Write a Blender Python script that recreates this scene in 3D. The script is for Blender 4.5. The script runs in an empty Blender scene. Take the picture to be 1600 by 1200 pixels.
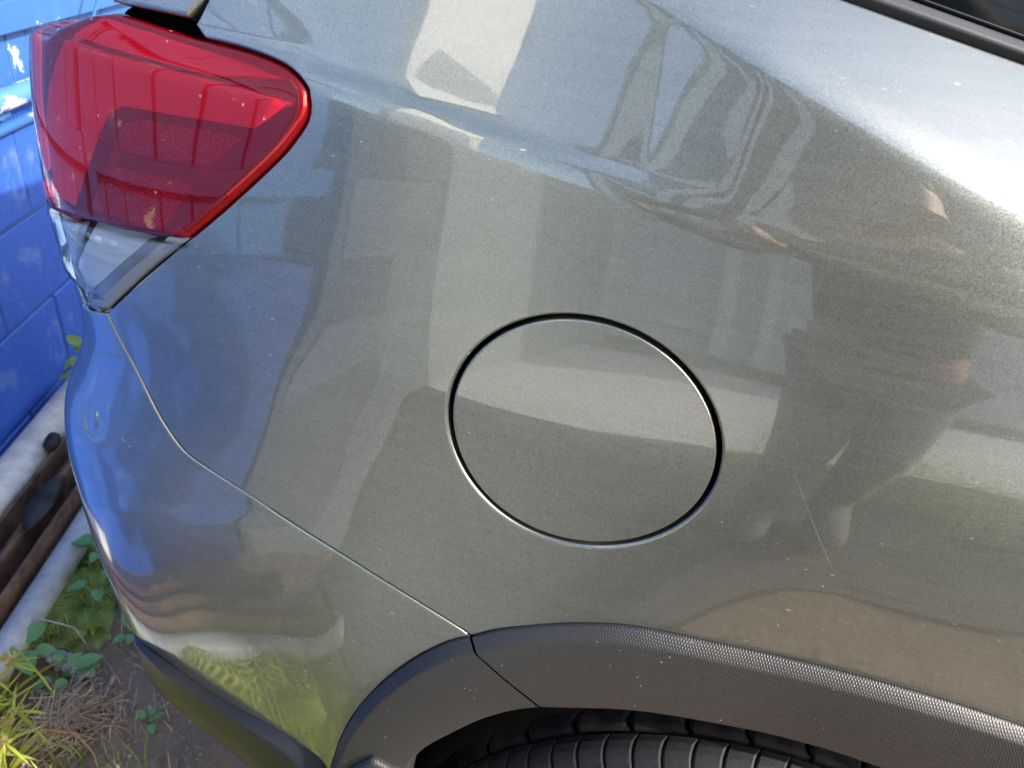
import bpy, bmesh, math, random
import numpy as np
from mathutils import Vector, Matrix, noise
from mathutils.geometry import delaunay_2d_cdt
random.seed(7); rng = np.random.default_rng(7)
SC = bpy.context.scene; COL = SC.collection

# ------------------------------------------------------------------ camera, sky, sun, exposure
CAM = np.array([.00252, -.43332, 1.17266])
RIGHT = (.97437498, .19786692, .10696763); UPV = (-.19508833, .50672216, .83974591); FWD = (-.11195507, .83909554, -.53233893)
cd = bpy.data.cameras.new('camera'); cam = bpy.data.objects.new('camera', cd); COL.objects.link(cam)
cam.matrix_world = Matrix(((RIGHT[0], UPV[0], -FWD[0], CAM[0]), (RIGHT[1], UPV[1], -FWD[1], CAM[1]), (RIGHT[2], UPV[2], -FWD[2], CAM[2]), (0, 0, 0, 1)))
cd.sensor_width = 36; cd.lens = 36 * 1155 / 1600; cd.clip_start = .01; cd.clip_end = 500
cd.dof.use_dof = True; cd.dof.focus_distance = .56; cd.dof.aperture_fstop = 13
SC.camera = cam
SUN = Vector((.78, -.235, .46)).normalized()
w = bpy.data.worlds.new('World'); SC.world = w; w.use_nodes = True
nt = w.node_tree; bg = nt.nodes['Background']
sky = nt.nodes.new('ShaderNodeTexSky'); sky.sky_type = 'NISHITA'; sky.sun_disc = False
sky.sun_elevation = math.asin(SUN.z); sky.sun_rotation = math.atan2(SUN.x, SUN.y)
sky.air_density = 1.0; sky.dust_density = 2.6; sky.ozone_density = 1.0
nt.links.new(sky.outputs[0], bg.inputs[0]); bg.inputs[1].default_value = .15
sd = bpy.data.lights.new('sun', 'SUN'); sd.energy = 2.0; sd.angle = math.radians(.6); sd.color = (1, .94, .84)
sun = bpy.data.objects.new('sun', sd); COL.objects.link(sun); sun.location = (6, 0, 6)
sun.rotation_euler = SUN.to_track_quat('Z', 'Y').to_euler()
SC.view_settings.view_transform = 'Standard'; SC.view_settings.look = 'None'
SC.view_settings.exposure = 1.92; SC.view_settings.gamma = 1
SC.view_settings.use_curve_mapping = False
SC.render.engine = 'CYCLES'
SC.cycles.transparent_max_bounces = 16; SC.cycles.max_bounces = 8
try: SC.cycles.use_denoising = True
except Exception: pass

# ------------------------------------------------------------------ helpers
def tag(o, label=None, cat=None, group=None, kind=None):
    if label: o['label'] = label
    if cat: o['category'] = cat
    if group: o['group'] = group
    if kind: o['kind'] = kind
    return o
def empty(name, loc=(0, 0, 0), rz=0, **k):
    o = bpy.data.objects.new(name, None); COL.objects.link(o); o.location = loc; o.rotation_euler = (0, 0, rz); o.empty_display_size = .05
    return tag(o, **k)
def link(name, me, parent=None):
    o = bpy.data.objects.new(name, me); COL.objects.link(o)
    if parent: o.parent = parent
    return o
def mesh(name, v, f, m, parent=None, smooth=True, uv=None, nrm=None, mats=None, midx=None):
    me = bpy.data.meshes.new(name); me.from_pydata([tuple(map(float, p)) for p in v], [], [tuple(map(int, q)) for q in f])
    for mm in (mats or [m]): me.materials.append(mm)
    me.polygons.foreach_set('use_smooth', [smooth] * len(me.polygons))
    if midx is not None: me.polygons.foreach_set('material_index', midx)
    if uv is not None:
        ul = me.uv_layers.new(name='UVMap'); idx = np.zeros(len(me.loops), int); me.loops.foreach_get('vertex_index', idx)
        ul.data.foreach_set('uv', np.asarray(uv, float)[idx].ravel())
    me.update()
    if nrm is not None: me.normals_split_custom_set_from_vertices([tuple(map(float, n)) for n in nrm])
    return link(name, me, parent)
class MB:
    """collects boxes, tubes and strips of one mesh"""
    def __init__(s): s.v = []; s.f = []
    def add(s, v, f):
        n = len(s.v); s.v += [tuple(map(float, p)) for p in v]; s.f += [tuple(i + n for i in q) for q in f]; return s
    def box(s, c, h, M=None, bev=0):
        bm = bmesh.new(); bmesh.ops.create_cube(bm, size=2)
        for q in bm.verts: q.co = Vector((q.co.x * h[0], q.co.y * h[1], q.co.z * h[2]))
        if bev: bmesh.ops.bevel(bm, geom=bm.edges[:], offset=bev, segments=1, affect='EDGES', profile=.5)
        M = M or Matrix.Identity(4); vs = [M @ q.co + Vector(c) for q in bm.verts]; bm.verts.index_update()
        s.add(vs, [[q.index for q in fc.verts] for fc in bm.faces]); bm.free(); return s
    def tube(s, pts, r, n=8, cap=True):
        pts = [Vector(p) for p in pts]; rr = r if hasattr(r, '__len__') else [r] * len(pts); V = []; F = []
        up = None
        for i, p in enumerate(pts):
            t = (pts[min(i + 1, len(pts) - 1)] - pts[max(i - 1, 0)]).normalized()
            if up is None: up = t.orthogonal().normalized()
            a = (up - t * up.dot(t)).normalized(); up = a; b = t.cross(a)
            V += [p + (a * math.cos(2 * math.pi * k / n) + b * math.sin(2 * math.pi * k / n)) * rr[i] for k in range(n)]
            if i: F += [[(i - 1) * n + k, (i - 1) * n + (k + 1) % n, i * n + (k + 1) % n, i * n + k] for k in range(n)]
        if cap: F += [list(range(n))[::-1], [(len(pts) - 1) * n + k for k in range(n)]]
        return s.add(V, F)
    def build(s, name, m, parent=None, smooth=False): return mesh(name, s.v, s.f, m, parent, smooth)
WX, WD_ = (.970296, .241922), (-.241922, .970296)   # the block wall's own frame: out of the wall, along the wall
def WF(a, b, z): return Vector((a * WX[0] + b * WD_[0], a * WX[1] + b * WD_[1], z))
WROT = math.atan2(WX[1], WX[0])

# ------------------------------------------------------------------ outlines on the body skin: (distance rearward along the side, height), metres
CURVES = {
    'lens': [(0.3927, 1.0854), (0.3721, 1.0839), (0.3285, 1.0803), (0.2837, 1.0790), (0.2519, 1.0752), (0.2360, 1.0698), (0.2257, 1.0615), (0.2235, 1.0532), (0.2249, 1.0425), (0.2315, 1.0316), (0.2456, 1.0133), (0.2856, 0.9707), (0.3240, 0.9316), (0.3642, 0.8910), (0.4200, 0.8360), (0.4394, 0.8292), (0.4605, 0.8223)],
    'lens_top': [(0.4192, 1.0785), (0.4466, 1.0663), (0.4696, 1.0545)],
    'div': [(0.5100, 0.9000), (0.5087, 0.8985), (0.4229, 0.9185), (0.3795, 0.9234), (0.3264, 0.9293)],
    'seam': [(0.4202, 0.8353), (0.4112, 0.8158), (0.3927, 0.7883), (0.3746, 0.7637), (0.3598, 0.7472), (0.3392, 0.7293), (0.3142, 0.7192), (0.2717, 0.7053), (0.2227, 0.6886), (0.1718, 0.6742), (0.1216, 0.6567), (0.0907, 0.6445), (0.0691, 0.6353), (0.0616, 0.6310)],
    'arch_out': [(-0.3806, 0.6825), (-0.3303, 0.6885), (-0.2868, 0.6908), (-0.2314, 0.6909), (-0.1552, 0.6891), (-0.0766, 0.6875), (-0.0247, 0.6748), (0.0172, 0.6573), (0.0440, 0.6438), (0.0616, 0.6310), (0.0819, 0.6171), (0.1090, 0.5880), (0.1364, 0.5480), (0.1588, 0.5025), (0.1730, 0.4578), (0.1822, 0.4050)],
    'arch_in': [(-0.3306, 0.5887), (-0.2636, 0.5952), (-0.1804, 0.5945), (-0.0954, 0.5936), (-0.0119, 0.5769), (0.0112, 0.5660), (0.0378, 0.5455), (0.0645, 0.5165), (0.0839, 0.4928), (0.0953, 0.4721), (0.1021, 0.4470)],
    'fuel': [(0.1024, 0.8518), (-0.0942, 0.8745), (0.0323, 0.9551), (-0.0407, 0.7662)],
    'bump_bot': [(0.4700, 0.4300), (0.4620, 0.4157), (0.4026, 0.4245), (0.3610, 0.4172), (0.3190, 0.4108), (0.2609, 0.4150), (0.2187, 0.4141), (0.1906, 0.4045)],
    'blue_bot': [(0.4358, 0.4176), (0.3901, 0.4273), (0.3373, 0.4142), (0.2809, 0.4091), (0.2105, 0.4035)],
    'olive_bot': [(0.4707, 0.3345), (0.4092, 0.3472), (0.3683, 0.3428), (0.3229, 0.3320), (0.2916, 0.3266)],
    'mold': [(-0.0956, 1.1523), (-0.1488, 1.1429), (-0.2046, 1.1323)],
    'mold2': [(-0.1355, 1.1562), (-0.2040, 1.1436)],
    'tailg': [(0.3914, 1.0901), (0.3913, 1.0868), (0.3282, 1.0847), (0.3230, 1.0887), (0.3129, 1.1019)],
    'qp': [(0.3129, 1.1019), (0.3207, 1.0858)],
    'crA': [(0.2059, 1.0514), (0.0871, 1.0445), (-0.0172, 1.0375)],
    'sh': [(-0.0169, 1.1378), (-0.1144, 1.1064), (-0.2091, 1.0753)],
    'sensor': [(0.4477, 0.7063)],
    'red_main': [(0.4501, 1.0547), (0.3081, 1.0527), (0.2427, 1.0499), (0.2704, 1.0272), (0.3827, 1.0197), (0.3956, 1.0117), (0.4027, 1.0015), (0.4194, 0.9713), (0.4513, 0.9209), (0.5000, 0.9152), (0.5100, 0.9200), (0.5146, 0.9699), (0.4696, 1.0329)],
    'strip': [(0.4105, 1.0768), (0.4355, 1.0605), (0.3065, 1.0558), (0.2486, 1.0632), (0.2891, 1.0682), (0.3479, 1.0727)],
    'bezel_o': [(0.4563, 0.9189), (0.4227, 0.9702), (0.4055, 1.0006), (0.3982, 1.0109), (0.3850, 1.0189), (0.2719, 1.0266), (0.2430, 1.0471), (0.2406, 1.0396), (0.2541, 1.0155), (0.3008, 0.9629), (0.3390, 0.9265), (0.3863, 0.9235), (0.4237, 0.9209)],
    'mesh': [(0.3791, 1.0083), (0.3617, 1.0144), (0.2769, 1.0202), (0.3003, 0.9990), (0.3201, 0.9760), (0.3477, 0.9350), (0.4254, 0.9280), (0.4004, 0.9698), (0.3898, 0.9919)],
    'bar': [(0.3826, 0.9860), (0.3080, 0.9937), (0.3192, 0.9779), (0.3894, 0.9729)],
    'chrome': [(0.4409, 0.9105), (0.3659, 0.9211), (0.3854, 0.9017), (0.4475, 0.8449), (0.5000, 0.8300), (0.4508, 0.8964)],
    'dark_clear': [(0.3655, 0.9201), (0.3387, 0.9228), (0.4306, 0.8410), (0.4745, 0.8251), (0.4476, 0.8438), (0.3859, 0.8998)],
    'fold': [(0.4632, 1.0556), (0.4415, 1.0567), (0.3047, 1.0546), (0.2393, 1.0515)],
    'sliver': [(0.4700, 0.3100), (0.4801, 0.2423)],
    'step': [(0.1702, 0.4140), (0.1544, 0.4390), (0.1335, 0.4647), (0.1181, 0.4587), (0.1027, 0.4534)],
    'ridge': [(0.4900, 0.5799), (0.3954, 0.6444), (0.3327, 0.6615), (0.2595, 0.6961), (0.1881, 0.7467)],
    'joint': [(-0.0119, 0.5769)],
    'scratch': [(-0.1421, 0.8816), (-0.1672, 0.8450), (-0.1936, 0.8024)],
}
# ------------------------------------------------------------------ materials
def mat(name, col, rough=.6, metal=0, coat=0, spec=.5, noise_amt=0, noise_scale=20, col2=None, bump=0, bump_scale=200, extra=None, detail=5):
    m = bpy.data.materials.new(name); m.use_nodes = True; t = m.node_tree; b = t.nodes['Principled BSDF']
    b.inputs['Base Color'].default_value = (*col, 1); b.inputs['Roughness'].default_value = rough; b.inputs['Metallic'].default_value = metal
    b.inputs['Coat Weight'].default_value = coat; b.inputs['Coat Roughness'].default_value = .02; b.inputs['Specular IOR Level'].default_value = spec
    tc = t.nodes.new('ShaderNodeTexCoord')
    if col2:
        n = t.nodes.new('ShaderNodeTexNoise'); n.inputs['Scale'].default_value = noise_scale; n.inputs['Detail'].default_value = detail; n.inputs['Roughness'].default_value = .65
        r = t.nodes.new('ShaderNodeValToRGB'); r.color_ramp.elements[0].color = (*col, 1); r.color_ramp.elements[1].color = (*col2, 1)
        r.color_ramp.elements[0].position = .38; r.color_ramp.elements[1].position = .62
        t.links.new(tc.outputs['Object'], n.inputs['Vector']); t.links.new(n.outputs['Fac'], r.inputs[0]); t.links.new(r.outputs[0], b.inputs['Base Color'])
    if bump:
        n = t.nodes.new('ShaderNodeTexNoise'); n.inputs['Scale'].default_value = bump_scale; n.inputs['Detail'].default_value = 4
        u = t.nodes.new('ShaderNodeBump'); u.inputs['Strength'].default_value = 1; u.inputs['Distance'].default_value = bump
        t.links.new(tc.outputs['Object'], n.inputs['Vector']); t.links.new(n.outputs['Fac'], u.inputs['Height']); t.links.new(u.outputs[0], b.inputs['Normal'])
    if extra: extra(t, b, tc)
    return m
def N(t, kind, **k):
    n = t.nodes.new('ShaderNode' + kind)
    for a, v in k.items():
        if a in n.inputs.keys() if hasattr(n.inputs, 'keys') else False: n.inputs[a].default_value = v
        else: setattr(n, a, v)
    return n
def mth(t, op, a, b=None, c=None):
    n = t.nodes.new('ShaderNodeMath'); n.operation = op
    for i, x in enumerate((a, b, c)):
        if x is None: continue
        if isinstance(x, (int, float)): n.inputs[i].default_value = x
        else: t.links.new(x, n.inputs[i])
    return n.outputs[0]
def mixc(t, f, a, b):
    n = t.nodes.new('ShaderNodeMix'); n.data_type = 'RGBA'
    for i, x in ((0, f), (6, a), (7, b)):
        if isinstance(x, (int, float)): n.inputs[i].default_value = x
        elif isinstance(x, tuple): n.inputs[i].default_value = (*x, 1)
        else: t.links.new(x, n.inputs[i])
    return n.outputs[2]
def specks(t, tc, scale, size, keep, stretch=(1, 1, 1), rot=0):
    """mask of small dust specks scattered over the skin"""
    mp = t.nodes.new('ShaderNodeMapping'); mp.inputs['Scale'].default_value = stretch; mp.inputs['Rotation'].default_value = (0, rot, 0)
    t.links.new(tc.outputs['Object'], mp.inputs[0])
    v = t.nodes.new('ShaderNodeTexVoronoi'); v.inputs['Scale'].default_value = scale; t.links.new(mp.outputs[0], v.inputs['Vector'])
    sp = t.nodes.new('ShaderNodeSeparateColor'); t.links.new(v.outputs['Color'], sp.inputs[0])
    a = mth(t, 'GREATER_THAN', sp.outputs[0], 1 - keep)
    sz = mth(t, 'MULTIPLY', sp.outputs[1], size)
    return mth(t, 'MULTIPLY', a, mth(t, 'LESS_THAN', v.outputs['Distance'], sz))

def paint_extra(t, b, tc):
    # metal flakes: every cell of the lacquer has its own small tilt
    v = t.nodes.new('ShaderNodeTexVoronoi'); v.inputs['Scale'].default_value = 2100; t.links.new(tc.outputs['Object'], v.inputs['Vector'])
    g = t.nodes.new('ShaderNodeNewGeometry')
    vm = t.nodes.new('ShaderNodeVectorMath'); vm.operation = 'SUBTRACT'; t.links.new(v.outputs['Color'], vm.inputs[0]); vm.inputs[1].default_value = (.5, .5, .5)
    vs = t.nodes.new('ShaderNodeVectorMath'); vs.operation = 'SCALE'; t.links.new(vm.outputs[0], vs.inputs[0]); vs.inputs['Scale'].default_value = .075
    va = t.nodes.new('ShaderNodeVectorMath'); va.operation = 'ADD'; t.links.new(g.outputs['Normal'], va.inputs[0]); t.links.new(vs.outputs[0], va.inputs[1])
    vn = t.nodes.new('ShaderNodeVectorMath'); vn.operation = 'NORMALIZE'; t.links.new(va.outputs[0], vn.inputs[0])
    t.links.new(vn.outputs[0], b.inputs['Normal'])
    sp = t.nodes.new('ShaderNodeSeparateColor'); t.links.new(v.outputs['Color'], sp.inputs[0])
    fl = mth(t, 'MULTIPLY_ADD', sp.outputs[2], .5, .75)
    base = mixc(t, 0.0, PAINT, PAINT)
    mm = t.nodes.new('ShaderNodeVectorMath'); mm.operation = 'SCALE'; mm.inputs[0].default_value = PAINT; t.links.new(fl, mm.inputs['Scale'])
    # dust: short pale dashes lying along the car and a few drops
    s1 = specks(t, tc, 120, .13, .30, (.40, .40, 1.8), .12); s2 = specks(t, tc, 190, .17, .16)
    s3 = specks(t, tc, 45, .05, .10, (.6, .6, 1.2), -.2)
    patch = t.nodes.new('ShaderNodeTexNoise'); patch.inputs['Scale'].default_value = 7; patch.inputs['Detail'].default_value = 3; t.links.new(tc.outputs['Object'], patch.inputs['Vector'])
    pm = t.nodes.new('ShaderNodeMapRange'); pm.inputs[1].default_value = .45; pm.inputs[2].default_value = .62; t.links.new(patch.outputs['Fac'], pm.inputs[0])
    dm = mth(t, 'MULTIPLY', mth(t, 'MAXIMUM', mth(t, 'MAXIMUM', s1, s2), s3), mth(t, 'MULTIPLY', pm.outputs[0], .8))
    uvn = t.nodes.new('ShaderNodeUVMap'); sx = t.nodes.new('ShaderNodeSeparateXYZ'); t.links.new(uvn.outputs[0], sx.inputs[0])
    (sa, za), (sm_, zm_), (sb_, zb_) = CURVES['scratch']; tt = mth(t, 'DIVIDE', mth(t, 'SUBTRACT', sx.outputs[1], za), zb_ - za)
    bow = 4 * (sm_ - (sa + sb_) / 2); line = mth(t, 'ADD', mth(t, 'MULTIPLY_ADD', tt, sb_ - sa, sa), mth(t, 'MULTIPLY', mth(t, 'MULTIPLY', tt, mth(t, 'SUBTRACT', 1.0, tt)), bow))
    scr = mth(t, 'LESS_THAN', mth(t, 'ABSOLUTE', mth(t, 'SUBTRACT', sx.outputs[0], line)), .00017)
    scr = mth(t, 'MULTIPLY', scr, mth(t, 'LESS_THAN', mth(t, 'ABSOLUTE', mth(t, 'SUBTRACT', tt, .5)), .5)); dm = mth(t, 'MAXIMUM', dm, mth(t, 'MULTIPLY', scr, .45))
    # fine film of dust, in brushed streaks
    mp = t.nodes.new('ShaderNodeMapping'); mp.inputs['Scale'].default_value = (14, 14, 260); mp.inputs['Rotation'].default_value = (0, .1, 0); t.links.new(tc.outputs['Object'], mp.inputs[0])
    st = t.nodes.new('ShaderNodeTexNoise'); st.inputs['Scale'].default_value = 1; st.inputs['Detail'].default_value = 6; t.links.new(mp.outputs[0], st.inputs['Vector'])
    film = mth(t, 'MULTIPLY', mth(t, 'SUBTRACT', st.outputs['Fac'], .35), .16)
    allm = mth(t, 'MAXIMUM', dm, mth(t, 'MAXIMUM', film, 0.0))
    t.links.new(mixc(t, allm, mm.outputs[0], (.48, .47, .44)), b.inputs['Base Color'])
    t.links.new(mth(t, 'SUBTRACT', .92, mth(t, 'MULTIPLY', allm, .9)), b.inputs['Metallic'])
    cr = mth(t, 'MULTIPLY_ADD', allm, .5, .015); t.links.new(cr, b.inputs['Coat Roughness'])
PAINT = (.258, .272, .240)
M_paint = mat('khaki_metallic_paint', PAINT, rough=.33, metal=.92, coat=1, extra=paint_extra); M_paint.node_tree.nodes['Principled BSDF'].inputs['Coat IOR'].default_value = 1.85

def clad_extra(t, b, tc):
    uv = t.nodes.new('ShaderNodeUVMap')
    h = []
    for a in (.55, -.55):
        mp = t.nodes.new('ShaderNodeMapping'); mp.inputs['Rotation'].default_value = (0, 0, a); t.links.new(uv.outputs[0], mp.inputs[0])
        wv = t.nodes.new('ShaderNodeTexWave'); wv.inputs['Scale'].default_value = 150; wv.bands_direction = 'X'; wv.inputs['Distortion'].default_value = 3.0; wv.inputs['Detail'].default_value = 2; wv.inputs['Detail Scale'].default_value = .35; t.links.new(mp.outputs[0], wv.inputs['Vector']); h.append(wv.outputs['Fac'])
    hh = mth(t, 'MULTIPLY', h[0], h[1])
    u = t.nodes.new('ShaderNodeBump'); u.inputs['Distance'].default_value = .00023; t.links.new(hh, u.inputs['Height']); t.links.new(u.outputs[0], b.inputs['Normal'])
    s = mth(t, 'MAXIMUM', specks(t, tc, 70, .14, .18), specks(t, tc, 200, .2, .12))
    n = t.nodes.new('ShaderNodeTexNoise'); n.inputs['Scale'].default_value = 9; t.links.new(tc.outputs['Object'], n.inputs['Vector'])
    f = mth(t, 'MULTIPLY', s, mth(t, 'MULTIPLY', n.outputs['Fac'], .55))
    t.links.new(mixc(t, f, mixc(t, n.outputs['Fac'], (.017, .017, .0175), (.029, .0285, .029)), (.5, .5, .5)), b.inputs['Base Color'])
M_clad = mat('grained_black_plastic', (.05, .05, .05), rough=.42, extra=clad_extra, spec=.5)
M_trim = mat('satin_black_plastic', (.012, .013, .017), rough=.32, spec=.38, bump=.0001, bump_scale=900)
M_black = mat('matt_black', (.003, .003, .003), rough=1, spec=0)
M_rubber = mat('black_rubber', (.006, .006, .008), rough=.65, spec=.3, col2=(.018, .018, .021), noise_scale=60, bump=.0004, bump_scale=300)
M_seal = mat('rubber_seal', (.004, .004, .004), rough=.9, spec=.1)
M_mould = mat('window_moulding_plastic', (.045, .048, .056), rough=.45, bump=.0001, bump_scale=1200)
M_glass = mat('dark_privacy_glass', (.004, .005, .006), rough=.03, spec=.8)
M_rim = mat('grey_alloy', (.35, .35, .36), rough=.3, metal=1)
def lens_mat(name, col, tint, dfac):
    m = bpy.data.materials.new(name); m.use_nodes = True; t = m.node_tree; t.nodes.clear()
    o = t.nodes.new('ShaderNodeOutputMaterial'); tr = t.nodes.new('ShaderNodeBsdfTransparent'); tr.inputs[0].default_value = (*col, 1)
    gl = t.nodes.new('ShaderNodeBsdfGlossy'); gl.inputs['Roughness'].default_value = .02
    df = t.nodes.new('ShaderNodeBsdfDiffuse'); df.inputs[0].default_value = (*tint, 1)
    tc = t.nodes.new('ShaderNodeTexCoord'); s = mth(t, 'MAXIMUM', specks(t, tc, 60, .10, .25), specks(t, tc, 150, .16, .10))
    t.links.new(mixc(t, s, tint, (.75, .6, .6)), df.inputs[0])
    a = t.nodes.new('ShaderNodeMixShader'); t.links.new(mth(t, 'MAXIMUM', mth(t, 'MULTIPLY', s, .45), dfac), a.inputs[0]); t.links.new(tr.outputs[0], a.inputs[1]); t.links.new(df.outputs[0], a.inputs[2])
    fr = t.nodes.new('ShaderNodeFresnel'); fr.inputs['IOR'].default_value = 1.55
    b = t.nodes.new('ShaderNodeMixShader'); t.links.new(fr.outputs[0], b.inputs[0]); t.links.new(a.outputs[0], b.inputs[1]); t.links.new(gl.outputs[0], b.inputs[2])
    t.links.new(b.outputs[0], o.inputs[0]); return m
M_redlens = lens_mat('red_lens_plastic', (.99, .11, .17), (1.0, .006, .03), .10)
M_clearlens = lens_mat('clear_lens_plastic', (.93, .95, .97), (.6, .6, .6), .04)
M_lampwhite = mat('pale_reflector', (.95, .95, .92), rough=.35)
M_lampred = mat('red_reflector', (.97, .82, .84), rough=.35)
M_bezel = mat('dark_lamp_bezel', (.005, .004, .008), rough=.3)
M_house = mat('lamp_housing', (.10, .05, .06), rough=.35)
M_darkclear = mat('grey_lamp_bezel', (.26, .30, .36), rough=.3)
M_chrome = mat('chromed_reflector', (.88, .94, 1.0), rough=.25, metal=.15)
def mesh_extra(t, b, tc):
    uv = t.nodes.new('ShaderNodeUVMap'); hs = []
    for a in (.35, 1.40, 2.44):
        mp = t.nodes.new('ShaderNodeMapping'); mp.inputs['Rotation'].default_value = (0, 0, a); t.links.new(uv.outputs[0], mp.inputs[0])
        wv = t.nodes.new('ShaderNodeTexWave'); wv.inputs['Scale'].default_value = 130; t.links.new(mp.outputs[0], wv.inputs['Vector']); hs.append(wv.outputs['Fac'])
    d = mth(t, 'MULTIPLY', mth(t, 'MULTIPLY', hs[0], hs[1]), hs[2])
    t.links.new(mixc(t, mth(t, 'GREATER_THAN', d, .42), (.16, .10, .11), (.95, .95, .95)), b.inputs['Base Color'])
    u = t.nodes.new('ShaderNodeBump'); u.inputs['Distance'].default_value = .0008; t.links.new(d, u.inputs['Height']); t.links.new(u.outputs[0], b.inputs['Normal'])
M_edge = mat('frosted_lamp_edge', (.42, .44, .50), rough=.3)
M_retro = mat('honeycomb_retroreflector', (.4, .1, .1), rough=.3, extra=mesh_extra)

def blue_extra(t, b, tc):
    n = t.nodes.new('ShaderNodeTexNoise'); n.inputs['Scale'].default_value = 5; n.inputs['Detail'].default_value = 9; n.inputs['Roughness'].default_value = .7; t.links.new(tc.outputs['Object'], n.inputs['Vector'])
    n2 = t.nodes.new('ShaderNodeTexNoise'); n2.inputs['Scale'].default_value = 14; n2.inputs['Detail'].default_value = 8; t.links.new(tc.outputs['Object'], n2.inputs['Vector'])
    c = mixc(t, n.outputs['Fac'], (.013, .070, .38), (.030, .115, .50))
    m1 = t.nodes.new('ShaderNodeMapRange'); m1.inputs[1].default_value = .57; m1.inputs[2].default_value = .74; t.links.new(n2.outputs['Fac'], m1.inputs[0])
    c = mixc(t, mth(t, 'MULTIPLY', m1.outputs[0], .26), c, (.36, .44, .60))
    t.links.new(c, b.inputs['Base Color'])
    u = t.nodes.new('ShaderNodeBump'); u.inputs['Distance'].default_value = .003; n3 = t.nodes.new('ShaderNodeTexNoise'); n3.inputs['Scale'].default_value = 70; n3.inputs['Detail'].default_value = 6
    t.links.new(tc.outputs['Object'], n3.inputs['Vector']); t.links.new(n3.outputs['Fac'], u.inputs['Height']); t.links.new(u.outputs[0], b.inputs['Normal'])
M_blue = mat('blue_painted_block', (.04, .13, .5), rough=.6, extra=blue_extra)
def plank_extra(t, b, tc):
    n = t.nodes.new('ShaderNodeTexNoise'); n.inputs['Scale'].default_value = 9; n.inputs['Detail'].default_value = 9; n.inputs['Roughness'].default_value = .7; t.links.new(tc.outputs['Object'], n.inputs['Vector'])
    c = mixc(t, n.outputs['Fac'], (.018, .085, .30), (.045, .15, .38))
    m1 = t.nodes.new('ShaderNodeMapRange'); m1.inputs[1].default_value = .62; m1.inputs[2].default_value = .65; t.links.new(n.outputs['Fac'], m1.inputs[0])
    c = mixc(t, m1.outputs[0], c, (.72, .72, .68)); t.links.new(c, b.inputs['Base Color'])
M_plank = mat('light_blue_painted_board', (.1, .3, .6), rough=.5, extra=plank_extra)
def peel_extra(t, b, tc):
    n = t.nodes.new('ShaderNodeTexNoise'); n.inputs['Scale'].default_value = 11; n.inputs['Detail'].default_value = 7; n.inputs['Roughness'].default_value = .6; t.links.new(tc.outputs['Object'], n.inputs['Vector'])
    m1 = t.nodes.new('ShaderNodeMapRange'); m1.inputs[1].default_value = .50; m1.inputs[2].default_value = .53; t.links.new(n.outputs['Fac'], m1.inputs[0])
    t.links.new(mixc(t, m1.outputs[0], (.08, .22, .6), (.8, .79, .76)), b.inputs['Base Color'])
M_peel = mat('peeling_blue_white_paint', (.5, .5, .6), rough=.5, extra=peel_extra)
M_mortar = mat('blue_painted_mortar', (.012, .05, .24), rough=.8, col2=(.03, .09, .30))
M_gblock = mat('added_bare_concrete_block', (.11, .13, .155), rough=.85, col2=(.17, .19, .22), noise_scale=8, bump=.003, bump_scale=80)
M_gmortar = mat('added_grey_mortar', (.09, .10, .11), rough=.9)
M_pvc = mat('dirty_white_pipe', (.38, .37, .34), rough=.6, col2=(.60, .58, .55), noise_scale=14, detail=9, bump=.0015, bump_scale=40)
M_conduit = mat('grey_pipe', (.22, .24, .27), rough=.5, col2=(.36, .39, .42), noise_scale=12)
M_rust = mat('rusty_brown_steel', (.055, .028, .018), rough=.8, col2=(.15, .085, .055), noise_scale=22, bump=.002, bump_scale=60)
M_stone = mat('dark_smooth_stone', (.012, .012, .014), rough=.75, spec=.2, col2=(.035, .037, .042), noise_scale=14, bump=.003, bump_scale=25)
def soil_extra(t, b, tc):
    n = t.nodes.new('ShaderNodeTexNoise'); n.inputs['Scale'].default_value = 6; n.inputs['Detail'].default_value = 12; n.inputs['Roughness'].default_value = .75; t.links.new(tc.outputs['Object'], n.inputs['Vector'])
    n2 = t.nodes.new('ShaderNodeTexNoise'); n2.inputs['Scale'].default_value = 55; n2.inputs['Detail'].default_value = 8; t.links.new(tc.outputs['Object'], n2.inputs['Vector'])
    c = mixc(t, n.outputs['Fac'], (.080, .056, .040), (.25, .175, .12))
    c = mixc(t, mth(t, 'MULTIPLY', n2.outputs['Fac'], .8), c, (.24, .18, .135)); 
    v = t.nodes.new('ShaderNodeTexVoronoi'); v.inputs['Scale'].default_value = 60; t.links.new(tc.outputs['Object'], v.inputs['Vector'])
    c = mixc(t, mth(t, 'MULTIPLY', mth(t, 'LESS_THAN', v.outputs['Distance'], .13), .5), c, (.3, .27, .23)); t.links.new(c, b.inputs['Base Color'])
    u = t.nodes.new('ShaderNodeBump'); u.inputs['Distance'].default_value = .012; t.links.new(mth(t, 'ADD', n2.outputs['Fac'], n.outputs['Fac']), u.inputs['Height']); t.links.new(u.outputs[0], b.inputs['Normal'])
M_soil = mat('damp_brown_soil', (.07, .05, .04), rough=.9, extra=soil_extra)
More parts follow.
